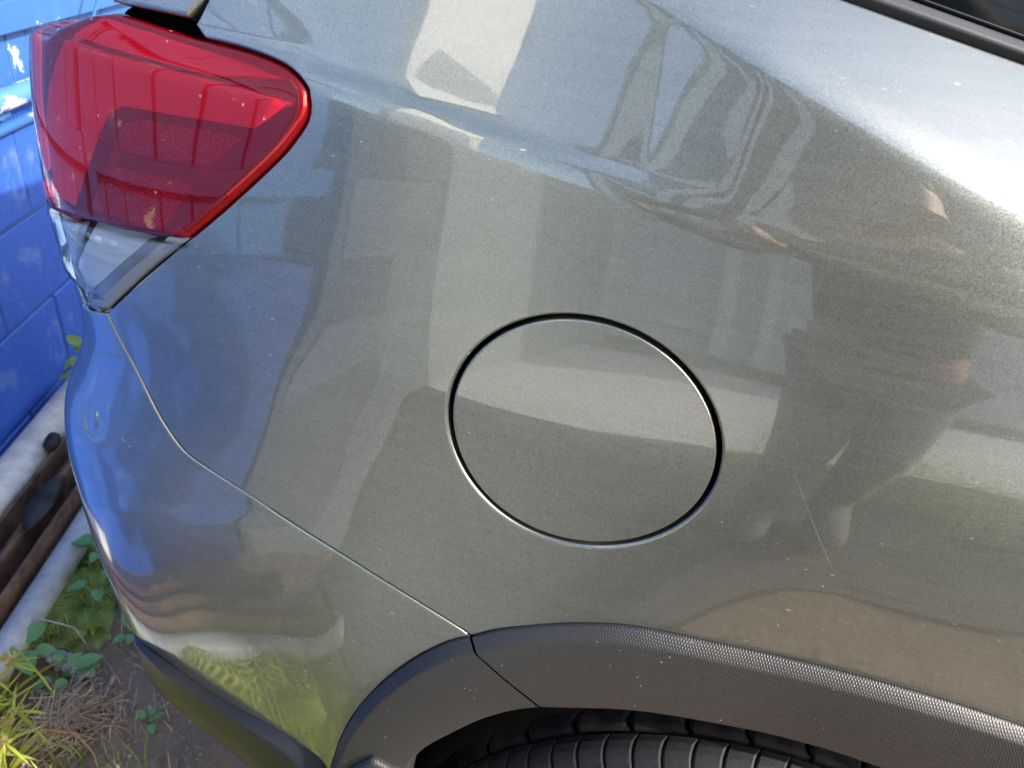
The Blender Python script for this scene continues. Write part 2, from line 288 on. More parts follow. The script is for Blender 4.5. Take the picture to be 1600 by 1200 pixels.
def leafmat(name, c1, c2, rough=.45, trans=.35):
    m = bpy.data.materials.new(name); m.use_nodes = True; t = m.node_tree; b = t.nodes['Principled BSDF']; o = t.nodes['Material Output']
    oi = t.nodes.new('ShaderNodeObjectInfo'); tc = t.nodes.new('ShaderNodeTexCoord'); n = t.nodes.new('ShaderNodeTexNoise'); n.inputs['Scale'].default_value = 40
    t.links.new(tc.outputs['Object'], n.inputs['Vector'])
    c = mixc(t, mth(t, 'MULTIPLY_ADD', n.outputs['Fac'], .8, mth(t, 'MULTIPLY', oi.outputs['Random'], .25)), c1, c2)
    t.links.new(c, b.inputs['Base Color']); b.inputs['Roughness'].default_value = rough
    tr = t.nodes.new('ShaderNodeBsdfTranslucent'); t.links.new(c, tr.inputs[0]); mx = t.nodes.new('ShaderNodeMixShader'); mx.inputs[0].default_value = trans
    t.links.new(b.outputs[0], mx.inputs[1]); t.links.new(tr.outputs[0], mx.inputs[2]); t.links.new(mx.outputs[0], o.inputs[0]); return m
M_leaf = leafmat('green_leaf', (.10, .26, .09), (.20, .38, .15))
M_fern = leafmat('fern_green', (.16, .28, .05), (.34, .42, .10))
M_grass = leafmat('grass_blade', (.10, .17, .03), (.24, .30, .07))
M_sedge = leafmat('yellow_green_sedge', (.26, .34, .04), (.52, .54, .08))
M_flower = leafmat('straw_flower_head', (.40, .38, .10), (.50, .36, .18))
M_straw = mat('dry_straw', (.20, .15, .10), rough=.8, col2=(.36, .29, .21), noise_scale=30)
M_twig = mat('dry_twig', (.22, .19, .15), rough=.8, col2=(.42, .38, .32), noise_scale=30)
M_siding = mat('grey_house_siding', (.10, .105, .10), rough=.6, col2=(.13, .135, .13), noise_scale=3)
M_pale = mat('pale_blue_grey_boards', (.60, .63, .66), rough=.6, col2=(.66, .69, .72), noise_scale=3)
M_white = mat('white_painted_wood', (.80, .79, .76), rough=.5)
M_terra = mat('terracotta_brick', (.38, .15, .09), rough=.8, col2=(.46, .2, .12))
M_roof = mat('dark_roof', (.10, .10, .10), rough=.8)
M_skin = mat('skin', (.46, .25, .17), rough=.5)
M_shirt = mat('dark_olive_shirt', (.055, .055, .042), rough=.85)
M_trouser = mat('grey_trousers', (.17, .175, .17), rough=.85)
M_hair = mat('dark_hair', (.02, .015, .012), rough=.6)
M_phone = mat('black_phone', (.01, .01, .01), rough=.15)

# ---- body surface ----
TH_S=[-.60,-.40,-.20,0,.08,.15,.25,.32,.37,.41,.45,.49,.53,.60,.80,1.3]
TH_V=[1.0,1.8,3.0,4.6,6.6,9.0,11.5,14,18,25,36,49,60,70,76,80]
ST=[-.45,-.2,0,.18,.32,.42,.60]
ZK=[
 [.30,.60,.72,.86,.93,.965,.985,1.000,1.022,1.30],
 [.30,.60,.72,.86,.95,1.005,1.025,1.060,1.082,1.30],
 [.30,.60,.72,.86,.96,1.034,1.046,1.132,1.150,1.30],
 [.30,.60,.70,.86,.97,1.056,1.068,1.195,1.213,1.30],
 [.30,.55,.66,.74,.86,1.066,1.080,1.25,1.270,1.30],
 [.30,.50,.62,.70,.80,1.066,1.080,1.25,1.270,1.30],
 [.30,.50,.62,.70,.80,1.066,1.080,1.25,1.270,1.30]]
TK=[
 [-1,-3,-6,-4.6, 3,9,13,18,50,58],
 [-1,-3,-6,-4.6, 3,9,13,18,50,58],
 [5,6,2,-3.6,4,6,23,18,48,58],
 [7,9,7,0,5,7,25,17,45,58],
 [3,5,6,6,3,9,18,12,30,40],
 [1,2,4,18,2,6,10,12,20,30],
 [0,2,3,20,0,2,10,12,20,30]]
ds=.002
SG=np.arange(-1.3,1.3,ds); 
def smooth(a,w,axis=-1):
    k=np.hanning(2*w+3)[1:-1];k/=k.sum()
    pad=[(0,0)]*a.ndim; pad[axis]=(w,w)
    b=np.pad(a,pad,mode='edge') if a.ndim==1 else np.pad(a,pad,mode='reflect',reflect_type='odd')
    return np.apply_along_axis(lambda v:np.convolve(v,k,'valid'),axis,b)
th=smooth(np.radians(np.interp(SG,TH_S,TH_V)),18)
px_=np.cumsum(-np.cos(th))*ds; py_=np.cumsum(np.sin(th))*ds
i0=np.argmin(abs(SG)); px_-=px_[i0]; py_-=py_[i0]
ZG=np.arange(.28,1.26,.002)
sw=np.array([smooth(np.interp(SG,ST,np.array(ZK)[:,k]),30) for k in range(10)])
tw=np.array([smooth(np.interp(SG,ST,np.array(TK)[:,k]),30) for k in range(10)])
OFF=np.zeros((len(SG),len(ZG)))
for i in range(len(SG)):
    zc=sw[6,i]+.004; wc=float(np.clip((SG[i]+.06)/.06,0,1))
    t=np.tan(np.radians(smooth(np.interp(ZG,sw[:,i],tw[:,i]),2)+17*wc*np.exp(-((ZG-zc)/.0042)**2)))
    c=np.cumsum(t)*.002
    OFF[i]=c-np.interp(.86,ZG,c)
OFF=smooth(OFF,2,1)
_s=SG[:,None];_z=ZG[None,:]
OFF+=.00010*np.sin(2*np.pi*(_s/.19+_z/.33))+.00008*np.sin(2*np.pi*(_z/.13-_s/.41)+1)
OFF+=.00050*np.clip((_z-1.045)/.03,0,1)*np.clip((_s+.12)/.1,0,1)*np.sin(2*np.pi*(_z/.085-_s/.6)+.4)
SHZ=[.28,.40,.50,.60,.68,.73,.78,.84,.90,1.0,1.08,1.26]
SHV=[.010,.022,.044,.056,.059,.049,.042,.047,.053,.047,.034,.028]
shz=smooth(np.interp(ZG,SHZ,SHV),14); shw=smooth(np.clip((SG-.20)/.32,0,1)**1.5,40)
def bil(A,s,z):
    fs=np.clip((s-SG[0])/ds,0,len(SG)-1.001); fz=np.clip((z-ZG[0])/.002,0,len(ZG)-1.001)
    i=fs.astype(int); j=fz.astype(int); a=fs-i; b=fz-j
    return (A[i,j]*(1-a)*(1-b)+A[i+1,j]*a*(1-b)+A[i,j+1]*(1-a)*b+A[i+1,j+1]*a*b)
def P(s,z,d=0):
    """point on the body skin; s runs rearward along the side, z is height, d pushes out along the plan normal"""
    s=np.asarray(s,float); z=np.asarray(z,float)
    t=np.interp(s,SG,th); o=bil(OFF,s,z)-d
    h=np.interp(z,ZG,shz)*np.interp(s,SG,shw)
    return np.stack([np.interp(s,SG,px_)+np.sin(t)*o-h, np.interp(s,SG,py_)+np.cos(t)*o, z+0*s],-1)
_Q=P(SG[:,None]+0*ZG[None,:],ZG[None,:]+0*SG[:,None])
_a=np.gradient(_Q,axis=0); _b=np.gradient(_Q,axis=1)
_n=-np.cross(_a,_b); _n/=np.linalg.norm(_n,axis=-1,keepdims=True)
_n=smooth(smooth(_n,2,0),1,1)
def Nrm(s,z):
    s=np.asarray(s,float)+0*np.asarray(z,float); z=np.asarray(z,float)+0*s
    n=np.stack([bil(_n[...,k],s,z) for k in range(3)],-1)
    return n/np.linalg.norm(n,axis=-1,keepdims=True)
# ------------------------------------------------------------------ panels cut out of the skin
def spline(pts, step=.005):
    p = np.array(pts, float); out = []
    q = np.vstack([2 * p[0] - p[1], p, 2 * p[-1] - p[-2]])
    for i in range(len(p) - 1):
        a, b, c, d = q[i:i + 4]; n = max(1, int(np.hypot(*(c - b)) / step))
        for k in range(n):
            t = k / n; out.append(.5 * ((2 * b) + (-a + c) * t + (2 * a - 5 * b + 4 * c - d) * t * t + (-a + 3 * b - 3 * c + d) * t ** 3))
    out.append(p[-1]); return np.array(out)
def resample(p, step, closed=True):
    p = np.array(p, float); out = []
    n = len(p)
    for i in range(n if closed else n - 1):
        a, b = p[i], p[(i + 1) % n]; L = np.hypot(*(b - a))
        if L < 1e-5: continue
        k = max(1, int(round(L / step)))
        for j in range(k): out.append(a + (b - a) * j / k)
    if not closed: out.append(p[-1])
    return np.array(out)
def area(p): return .5 * np.sum(p[:, 0] * np.roll(p[:, 1], -1) - np.roll(p[:, 0], -1) * p[:, 1])
def vnorm(p):
    """outward 2D directions of a counter-clockwise loop"""
    e = np.roll(p, -1, 0) - p; e /= np.linalg.norm(e, axis=1, keepdims=True) + 1e-12; en = np.stack([e[:, 1], -e[:, 0]], 1)
    b = en + np.roll(en, 1, 0); l2 = np.sum(b * b, 1, keepdims=True); b = b / np.maximum(l2, .9) * 2; return b
def inside(pt, poly):
    c = np.zeros(len(pt), bool); x, y = pt[:, 0], pt[:, 1]; n = len(poly)
    for i in range(n):
        x1, y1 = poly[i]; x2, y2 = poly[(i + 1) % n]
        if y1 == y2: continue
        c ^= ((y1 > y) != (y2 > y)) & (x < (x2 - x1) * (y - y1) / (y2 - y1) + x1)
    return c
def panel(name, m, parent, outer, holes=(), d=0.0, r=.002, depth=.010, grid=.007, dfun=None, step=.005, hole_r=None, hole_depth=None, dent=None):
    loops = [resample(outer, step)] + [resample(h, step) for h in holes]
    if area(loops[0]) < 0: loops[0] = loops[0][::-1]
    for i in range(1, len(loops)):
        if area(loops[i]) > 0: loops[i] = loops[i][::-1]
    B = [vnorm(l) for l in loops]; R = [r] + [(hole_r or r)] * (len(loops) - 1); DP = [depth] + [(hole_depth or depth)] * (len(loops) - 1)
    ins = [l - b * rr for l, b, rr in zip(loops, B, R)]
    lo, hi = loops[0].min(0), loops[0].max(0)
    gx, gy = np.meshgrid(np.arange(lo[0], hi[0], grid), np.arange(lo[1], hi[1], grid), indexing='ij'); gp = np.stack([gx.ravel(), gy.ravel()], 1)
    gp = gp + (np.arange(len(gp))[:, None] % 2) * 1e-5
    ok = inside(gp, ins[0])
    for h in ins[1:]: ok &= ~inside(gp, h)
    gp = gp[ok]; allb = np.vstack(ins)
    keep = np.ones(len(gp), bool)
    for s0 in range(0, len(gp), 4000):
        q = gp[s0:s0 + 4000]; dd = np.min(((q[:, None, :] - allb[None, :, :]) ** 2).sum(-1), axis=1); keep[s0:s0 + 4000] = dd > (grid * .45) ** 2
    gp = gp[keep]; pts = np.vstack([allb, gp]); edges = []; o = 0
    for l in ins:
        n = len(l); edges += [(o + i, o + (i + 1) % n) for i in range(n)]; o += n
    vc, _, fc, *_ = delaunay_2d_cdt([Vector(map(float, p)) for p in pts], edges, [], 0, 1e-7, True)
    V2 = np.array([tuple(v) for v in vc]); F = np.array([f for f in fc if len(f) == 3])
    c = V2[F].mean(1); ok = inside(c, ins[0])
    for h in ins[1:]: ok &= ~inside(c, h)
    F = F[ok]
    def D(p): return d + (dfun(p[:, 0], p[:, 1]) if dfun is not None else 0)
    V3 = P(V2[:, 0], V2[:, 1], D(V2)); NN = Nrm(V2[:, 0], V2[:, 1])
    if dfun is not None:   # relief on top of the skin: normals from the displaced surface
        e = .0015
        def S(ds_, dz_):
            q = V2 + np.array([ds_, dz_]); return P(q[:, 0], q[:, 1], D(q)), P(q[:, 0], q[:, 1], 0)
        a1, a0 = S(e, 0); b1, b0 = S(-e, 0); c1, c0 = S(0, e); d1_, d0 = S(0, -e)
        n1 = -np.cross(a1 - b1, c1 - d1_); n0 = -np.cross(a0 - b0, c0 - d0)
        n1 /= np.linalg.norm(n1, axis=1, keepdims=True); n0 /= np.linalg.norm(n0, axis=1, keepdims=True); NN = NN + n1 - n0; NN /= np.linalg.norm(NN, axis=1, keepdims=True)
    tri = V3[F]; fn = np.cross(tri[:, 1] - tri[:, 0], tri[:, 2] - tri[:, 0]); flip = np.sum(fn * NN[F].mean(1), 1) < 0; F[flip] = F[flip][:, ::-1]
    Vs = [V3]; Ns = [NN]; UV = [V2]; Fs = [tuple(f) for f in F]; base = len(V2)
    for l, b, rr, dp in zip(ins, B, R, DP):
        n = len(l); ps = []; bl = b / (np.linalg.norm(b, axis=1, keepdims=True) + 1e-9)
        e = .001; p0 = P(l[:, 0], l[:, 1], 0); p1 = P(l[:, 0] + bl[:, 0] * e, l[:, 1] + bl[:, 1] * e, 0); bt = (p1 - p0); bt /= np.linalg.norm(bt, axis=1, keepdims=True); nn = Nrm(l[:, 0], l[:, 1])
        dl = D(l)
        rings = [(0, 0), (30, 0), (60, 0), (90, 0), (90, dp)]
        for a, down in rings:
            a_ = math.radians(a); q = l + b * rr * math.sin(a_)
            v = P(q[:, 0], q[:, 1], dl) - nn * (rr * (1 - math.cos(a_)) + down); ps.append(v)
            Vs.append(v); Ns.append(nn * math.cos(a_) + bt * math.sin(a_)); UV.append(q)
        for k in range(len(rings) - 1):
            o1 = base + k * n; o2 = o1 + n
            q4 = (ps[k][0], ps[k][1], ps[k + 1][1] if k else ps[k + 1][1])
            for i in range(n):
                j = (i + 1) % n; Fs.append((o1 + i, o2 + i, o2 + j, o1 + j))
        base += len(rings) * n
    V = np.vstack(Vs); Nn = np.vstack(Ns); U = np.vstack(UV)
    # orient the rim faces like their normals
    out = []
    for f in Fs:
        if len(f) == 4:
            a, b_, c_ = V[f[0]], V[f[1]], V[f[2]]; g = np.cross(b_ - a, c_ - a)
            if np.dot(g, Nn[f[0]] + Nn[f[2]]) < 0: f = f[::-1]
        out.append(f)
    return mesh(name, V, out, m, parent, True, U, Nn)
def loft(name, m, parent, cols, closed=False, smooth=True, uv=None):
    """cols: list of cross-sections, each a list of 3D points"""
    A = np.array(cols); n, k, _ = A.shape; F = []
    for i in range(n - 1):
        for j in range(k - 1): F.append((i * k + j, i * k + j + 1, (i + 1) * k + j + 1, (i + 1) * k + j))
    return mesh(name, A.reshape(-1, 3), F, m, parent, smooth, None if uv is None else np.array(uv).reshape(-1, 2))

C = {k: np.array(v) for k, v in CURVES.items()}
car = empty('parked_car', (0.9, .9, -.17), label='khaki grey metallic hatchback parked with its rear quarter close to the blue wall', cat='car')
car_inv = None
def own(o):
    o.matrix_parent_inverse = car_inv_m; return o
car_inv_m = Matrix.Translation((-.9, -.9, .17))
def kids(p): return [o for o in bpy.data.objects if o.parent == p]

# seam, arch and window lines
seam = spline(C['seam'])
ao = C['arch_out']; ai = C['arch_in']; CS = -.235
i_seam = int(np.argmin(np.hypot(*(ao - C['seam'][-1]).T)))
front_out = ao[:i_seam + 1][::-1]     # from the seam forward
mir = lambda q: np.stack([2 * CS - q[:, 0], q[:, 1]], 1)
rear_o = ao[i_seam:]; rear_o = np.vstack([rear_o, [[rear_o[-1, 0] + .012, rear_o[-1, 1] - .08], [rear_o[-1, 0] + .014, rear_o[-1, 1] - .16]]])
full_o = np.vstack([rear_o[::-1], ao[:i_seam][::-1]]); tail = mir(full_o); tail = tail[tail[:, 0] < full_o[-1, 0] - .02]; tail = tail[np.argsort(-tail[:, 0])]
full_o = np.vstack([full_o, tail])
ai_r = ai[::-1]; ai_full = np.vstack([[[ai_r[0, 0] + .006, ai_r[0, 1] - .10]], [[ai_r[0, 0] + .004, ai_r[0, 1] - .05]], ai_r]); tail = mir(ai_full); tail = tail[tail[:, 0] < ai_full[-1, 0] - .02]; tail = tail[np.argsort(-tail[:, 0])]
full_i = np.vstack([ai_full, tail])
front_o = full_o[len(rear_o) - 1:]
FS = spline(front_o, .008); 
lens_r = spline(C['lens'][:13]); lens_b = spline(C['lens'][12:])
_ss = np.linspace(.30, -.95, 60); mold = np.stack([_ss, np.polyval(np.polyfit(C['mold'][:, 0], C['mold'][:, 1], 1), _ss)], 1)
mold2 = np.stack([_ss, np.polyval(np.polyfit(C['mold2'][:, 0], C['mold2'][:, 1], 1), _ss)], 1)
ql = np.vstack([C['qp'][::1], [[.320, 1.084]]])
# quarter panel
qp = np.vstack([seam, FS[1:], [[-.95, .24]], mold[::-1], [[.302, 1.20]], [C['qp'][0]], [[C['qp'][1][0] - .001, C['qp'][1][1]]], lens_r[int(len(lens_r) * .27):] - 0, lens_b[1:int(len(lens_b) * .66)]])
q0 = C['qp'][1]
lr = lens_r[lens_r[:, 0] < q0[0] - .004]; lb_cut = lens_b[lens_b[:, 0] < seam[0][0] - .002]
qp = np.vstack([seam, FS[1:], [[-.95, .24]], mold[::-1], [[q0[0] - .008, 1.205]], [C['qp'][0]], [q0], lr, lb_cut])
fc_c, fc_r = (.003, .8595), .1000
ang = np.linspace(0, 2 * math.pi, 120, endpoint=False)
circ = lambda rr: np.stack([fc_c[0] + rr * np.cos(ang), fc_c[1] + rr * np.sin(ang)], 1)
own(panel('quarter_panel', M_paint, car, qp, [circ(fc_r)], r=.0019, depth=.012, hole_r=.0026, hole_depth=.022))
own(panel('fuel_door', M_paint, car, circ(fc_r - .0034), r=.0018, depth=.008, d=-.0009))
# bumper
bb = C['bump_bot']; bb = bb[np.argsort(bb[:, 0])]
bb = np.vstack([[[bb[0, 0] - .004, bb[0, 1] - .03]], bb, [[.46, bb[-1, 1] - .030], [.50, bb[-1, 1] - .062], [.54, bb[-1, 1] - .072], [.75, bb[-1, 1] - .075], [1.0, bb[-1, 1] - .075]]]); bbs = spline(bb)
lens_tail = np.vstack([C['lens'][14:], [[.475, .838], [.52, .834], [.60, .834], [1.0, .834]]]); lts = spline(lens_tail)
ro = spline(rear_o, .008); ro = ro[ro[:, 1] > bb[0, 1]]
bump = np.vstack([lts + [.0012, -.0022], bbs[::-1], ro[::-1][:-1] + [.0005, 0], seam[::-1][:-1] + [.0022, -.0004]])
SENS = C['sensor'][0]; rd = C['ridge'][np.argsort(C['ridge'][:, 0])]; rdz = lambda s: np.interp(s, rd[:, 0], rd[:, 1])
bumper = own(panel('rear_bumper', M_paint, car, bump, r=.0019, depth=.012, grid=.006, dfun=lambda s, z: .0011 * np.tanh((rdz(s) - z) / .006) * np.exp(-((s - .36) / .11) ** 4) * np.exp(-((z - rdz(s)) / .05) ** 2) - .0018 * np.exp(-((np.hypot(s - SENS[0], z - SENS[1]) - .012) / .005) ** 2)))
# dark backing behind the gaps
back = np.vstack([[[.20, .50], [.10, .62], [0, .70], [-.24, .74], [-.5, .70], [-.95, .66]], mold[::-1][:-8], [[.30, 1.09], [.30, 1.02], [.42, .80], [.5, .80], [.5, .5]]])
own(panel('inner_panel', M_black, car, back, d=-.016, grid=.03, depth=.004))

own(panel('inner_panel', M_black, car, np.array([[.20, 1.0], [.20, 1.2], [.375, 1.2], [.378, 1.096], [.400, 1.084], [.42, 1.06], [.42, 1.0]]), d=-.018, grid=.03, depth=.004))
# wheel arch trims
def clad(name, po, pi, parent):
    n = max(40, int(len(po))); 
    def rs(p, n):
        L = np.r_[0, np.cumsum(np.hypot(*np.diff(p, axis=0).T))]; t = np.linspace(0, L[-1], n); return np.stack([np.interp(t, L, p[:, 0]), np.interp(t, L, p[:, 1])], 1)
    o = rs(spline(po), n); i = rs(spline(pi), n); cols = []; uv = []
    for a, b in zip(o, i):
        L = np.hypot(*(b - a)); u = (b - a) / L; col = []; uu = []
        for dist, dd in ((.0, -.004), (.0, .0015), (.0008, .0028), (.009, .0105), (.0105, .0113), (.0125, .0118), (L * .5, .0120), (L - .004, .0110), (L - .0015, .0102), (L, .0082), (L + .0004, .005), (L, -.025)):
            q = a + u * dist; col.append(P(q[0], q[1], dd)); uu.append(q)
        cols.append(col); uv.append(uu)
    A = np.array(cols)
    ob = loft(name, M_clad, parent, A, uv=uv)
    me = ob.data; 
    for e in me.edges: pass
    return ob
g = .0012
s_i = C['joint'][0]
fo = full_o[len(rear_o) - 1:].copy(); fi_start = int(np.argmin(np.hypot(*(full_i - s_i).T))); fi = full_i[fi_start:].copy()
fo[0] += [-g, 0]; fi[0] += [-g, g * .3]
own(clad('wheel_arch_trim', fo, fi, car))
ro_ = rear_o.copy(); ri_ = full_i[:fi_start + 1][::-1].copy(); ro_[0] += [g, 0]; ri_[0] += [g, -g * .3]
rct = own(clad('wheel_arch_trim', ro_, ri_, car)); rct['label'] = 'rear piece of the wheel arch trim, below the bumper seam'
st = C['step']; 
sp_ = np.vstack([st, [[st[-1, 0] + .003, st[-1, 1] - .09]], [[st[0, 0] + .012, st[0, 1] - .09]]])
own(panel('arch_trim_step', M_clad, car, sp_, d=.0195, r=.006, depth=.012, grid=.01))

# black trim under the bumper
zb = lambda s: np.interp(s, bbs[:, 0], bbs[:, 1])
bl = C['blue_bot'][np.argsort(C['blue_bot'][:, 0])]; ol = C['olive_bot'][np.argsort(C['olive_bot'][:, 0])]
dbl = lambda s: np.interp(s, np.r_[.19, bl[:, 0], .47, .60], np.r_[bl[0, 1] - .045, bl[:, 1], zb(.47) - .012, zb(.60) - .012])
dol = lambda s: np.interp(s, np.r_[.19, ol[:, 0], .47, .60], np.r_[ol[0, 1] - .12, ol[:, 1], zb(.47) - .045, zb(.60) - .045])
cols = []; sv = np.arange(.150, .98, .006)
zb_, zl_, zo_ = [smooth(np.array(fn(sv)), 5) for fn in (zb, dbl, dol)]
for s, z0, z1, z2 in zip(sv, zb_, zl_, zo_):
    col = []
    for z, dd in ((z0 + .006, -.008), (z0 - .0005, -.002), (z0 * .8 + z1 * .2, .0012), (z0 * .12 + z1 * .88, .0094), (z1, .0106), (z1 - .003, .0111), (z1 * .5 + z2 * .5, .0085), (z2 + .004, .0045), (z2, .002), (z2 - .006, -.02), (z2 - .008, -.12)): col.append(P(s, z, (dd if dd < 0 else dd * float(np.clip((.47 - s) / .08, 0.02, 1))) - max(0, s - .44) * .35))
    cols.append(col)
own(loft('lower_bumper_trim', M_trim, car, cols))
cols = []
for s, z0, z1, z2 in zip(sv, zb_, zl_, zo_):
    col = [P(s, z2 + .03, -.03), P(s, z2 + .0, -.016), P(s, z2 - .022, -.012), P(s, z2 - .03, -.02), P(s, z2 - .05, -.08), P(s, z2 - .05, -.2)]
    cols.append(col)
own(loft('bumper_lip', M_trim, car, cols))

# tail lamp
top_l = C['lens_top']; Lz = C['lens']
rear_top = np.vstack([[[.74, .93]], [[.74, 1.0]], [[.70, 1.035]], [[.60, 1.046]], [[.53, 1.049]], top_l[::-1]])
div = C['div'][::-1]; div = np.vstack([div[:-1], [[.50, .909], [.56, .905], [.74, .905]]])
red = np.vstack([lens_r[:-1], [[Lz[12][0] + .002, Lz[12][1] + .001]], spline(div[1:]), spline(rear_top)])
clr = np.vstack([spline(C['lens'][12:]), spline([[.44, .843], [.475, .8405], [.52, .8365], [.60, .8365], [.74, .8365]])[1:], [[.74, .903]], spline(div[1:])[::-1] - [0, .0022]])
fold = C['fold'][np.argsort(C['fold'][:, 0])]
fz = lambda s: np.interp(s, np.r_[fold[:, 0], .60], np.r_[fold[:, 1], fold[-1, 1] - .003])
def red_d(s, z):
    x = z - fz(s); return -.42 * (.5 * (x + np.sqrt(x * x + .0022 ** 2)))
gapi = .0016
shr = lambda L, a: (lambda q: q - (vnorm(q) if area(q) > 0 else -vnorm(q)) * a)(resample(L, .005))
out_all = np.vstack([lens_r[:-1], spline(C['lens'][12:]), spline([[.44, .843], [.475, .8405], [.52, .8365], [.60, .8365], [.74, .8365]])[1:], spline(rear_top)])
lampbase = own(panel('tail_light', M_house, car, shr(out_all, .003), d=-.020, r=.002, depth=.02, grid=.012)); lampbase['label'] = 'angular red and clear tail light wrapping round the corner'
lampbase.data.name = 'tail_light_housing'
def sub(o): return o
sub(panel('red_lens', M_redlens, lampbase, shr(red, gapi), d=.0055, r=.006, depth=.014, dfun=red_d))
sub(panel('clear_lens', M_clearlens, lampbase, shr(clr, gapi), d=.0045, r=.005, depth=.014))
sub(panel('red_reflector', M_lampred, lampbase, C['red_main'], d=-.004, r=.001, depth=.006, grid=.012, dfun=lambda s, z: -.42 * np.maximum(0, z - fz(s) + .004)))
sub(panel('light_guide', M_lampwhite, lampbase, C['strip'], d=-.001, r=.001, depth=.006, grid=.012, dfun=lambda s, z: -.42 * np.maximum(0, z - fz(s))))
sub(panel('lamp_bezel', M_bezel, lampbase, C['bezel_o'], d=-.0045, r=.001, depth=.004, grid=.012))
sub(panel('honeycomb_reflector', M_retro, lampbase, C['mesh'], d=-.0028, r=.0006, depth=.002, grid=.012))
sub(panel('dark_bar', M_bezel, lampbase, C['bar'], d=-.0012, r=.0006, depth=.002, grid=.012))
sub(panel('dark_bezel', M_darkclear, lampbase, C['dark_clear'], d=-.006, r=.001, depth=.006, grid=.012))
ch = C['chrome']
sub(panel('chrome_reflector', M_chrome, lampbase, ch, d=-.002, r=.001, depth=.006, grid=.0010, dfun=lambda s, z: -.20 * (z - ch[:, 1].min()) + .0012 * np.abs(((z * 230 + s * 40) % 1) - .5)))
side_rib = np.array([[.49, .900], [C['chrome'][0][0] + .004, C['chrome'][0][1] - .002], [C['chrome'][-1][0] + .004, C['chrome'][-1][1]], [C['chrome'][-2][0] + .006, C['chrome'][-2][1]], [.485, .846], [.60, .846], [.60, .898]])
sub(panel('ribbed_reflector', M_chrome, lampbase, side_rib, d=-.006, r=.001, depth=.006, grid=.0022, dfun=lambda s, z: .0025 * np.abs(((z * 120) % 1) - .5) + .0012 * np.abs(((s * 90) % 1) - .5)))
def edge_strip(name, m, pts, a0, a1, d):
    p = spline(pts, .004); e = np.gradient(p, axis=0); e /= np.linalg.norm(e, axis=1, keepdims=True); nn = np.stack([-e[:, 1], e[:, 0]], 1)
    nn *= np.sign(np.sum(nn * (np.array([.42, .90]) - p), axis=1, keepdims=True))
    sub(panel(name, m, lampbase, np.vstack([p + nn * a0, (p + nn * a1)[::-1]]), d=d, r=.0008, depth=.005, grid=.006, step=.003))
edge_strip('clear_edge_strip', M_edge, C['lens'][12:15], .0015, .0125, -.003)
edge_strip('clear_edge_strip', M_edge, np.vstack([C['lens'][14:17], [[.475, .8405], [.51, .838]]]), .0015, .009, -.003)
edge_strip('red_edge_strip', M_lampwhite, C['lens'][6:12], .0060, .0085, -.003)
# tailgate corner above the lamp
tg = C['tailg']; tgp = np.array([[.385, 1.205], [tg[0][0] + .002, tg[0][1]], [tg[1][0] + .002, tg[1][1] + .003], [tg[2][0] + .002, tg[2][1] + .0045], [tg[3][0] + .004, tg[3][1] + .001], [tg[4][0] + .004, tg[4][1]], [.310, 1.205]])
own(panel('tailgate', M_paint, car, tgp, r=.004, depth=.05, d=.001, grid=.006))
# window line
ms = lambda c, a, b: c[(c[:, 0] < a) & (c[:, 0] > b)]
m1 = ms(mold, .25, -.93); m2 = ms(mold2, .25, -.93)
off = lambda c, a: c + [0, a]
own(panel('window_seal', M_seal, car, np.vstack([off(m1, -.002), off(m1, .006)[::-1]]), d=-.009, r=.001, depth=.01, grid=.02))
own(panel('window_moulding', M_mould, car, np.vstack([off(m1, .0048), off(m2, 0)[::-1]]), d=.002, r=.002, depth=.01, grid=.02))
own(panel('side_window', M_glass, car, np.vstack([off(m2, .001), [[-.93, 1.25], [.25, 1.25]]]), d=-.002, r=.001, depth=.01, grid=.02, dfun=lambda s, z: 1.3 * np.maximum(0, z - np.interp(s, m2[::-1, 0], m2[::-1, 1]))))

# rest of the body, mostly hidden: floor, far side, roof and glasshouse
b = MB()
def prism(b, secs):
    V = []; n = len(secs[0]); F = []
    for s in secs: V += s
    for i in range(len(secs) - 1):
        for j in range(n): F.append((i * n + j, i * n + (j + 1) % n, (i + 1) * n + (j + 1) % n, (i + 1) * n + j))
    F += [tuple(range(n))[::-1], tuple((len(secs) - 1) * n + j for j in range(n))]; b.add(V, F)
prism(b, [[(-.36, .14, .10), (-.36, 1.55, .10), (-.34, 1.50, 1.0), (-.34, .16, 1.0)], [(-.1, .06, .12), (-.1, 1.66, .12), (-.1, 1.62, 1.02), (-.1, .10, 1.02)]])
prism(b, [[(-.1, .34, .02), (-.1, 1.66, .02), (-.1, 1.62, 1.02), (-.1, .10, 1.02), (-.1, .10, .70), (-.1, .34, .70)], [(.62, .34, .02), (.62, 1.66, .02), (.62, 1.62, 1.02), (.62, .10, 1.02), (.62, .10, .70), (.62, .34, .70)]])
prism(b, [[(.62, .04, .02), (.62, 1.66, .02), (.62, 1.62, 1.0), (.62, .08, 1.0)], [(2.6, .03, .02), (2.6, 1.66, .02), (2.6, 1.62, .9), (2.6, .07, .9)], [(3.5, .2, .1), (3.5, 1.5, .1), (3.5, 1.45, .7), (3.5, .25, .7)]])
own(b.build('car_body', M_paint, car))
b = MB(); prism(b, [[(-.22, .26, 1.0), (-.22, 1.46, 1.0), (-.1, 1.36, 1.30), (-.1, .36, 1.30)], [(.9, .16, 1.0), (.9, 1.56, 1.0), (.9, 1.40, 1.42), (.9, .32, 1.42)], [(1.9, .16, .96), (1.9, 1.56, .96), (1.6, 1.40, 1.42), (1.6, .32, 1.42)], [(2.5, .2, .9), (2.5, 1.5, .9), (2.3, 1.40, .98), (2.3, .32, .98)]])
own(b.build('glasshouse', M_glass, car))
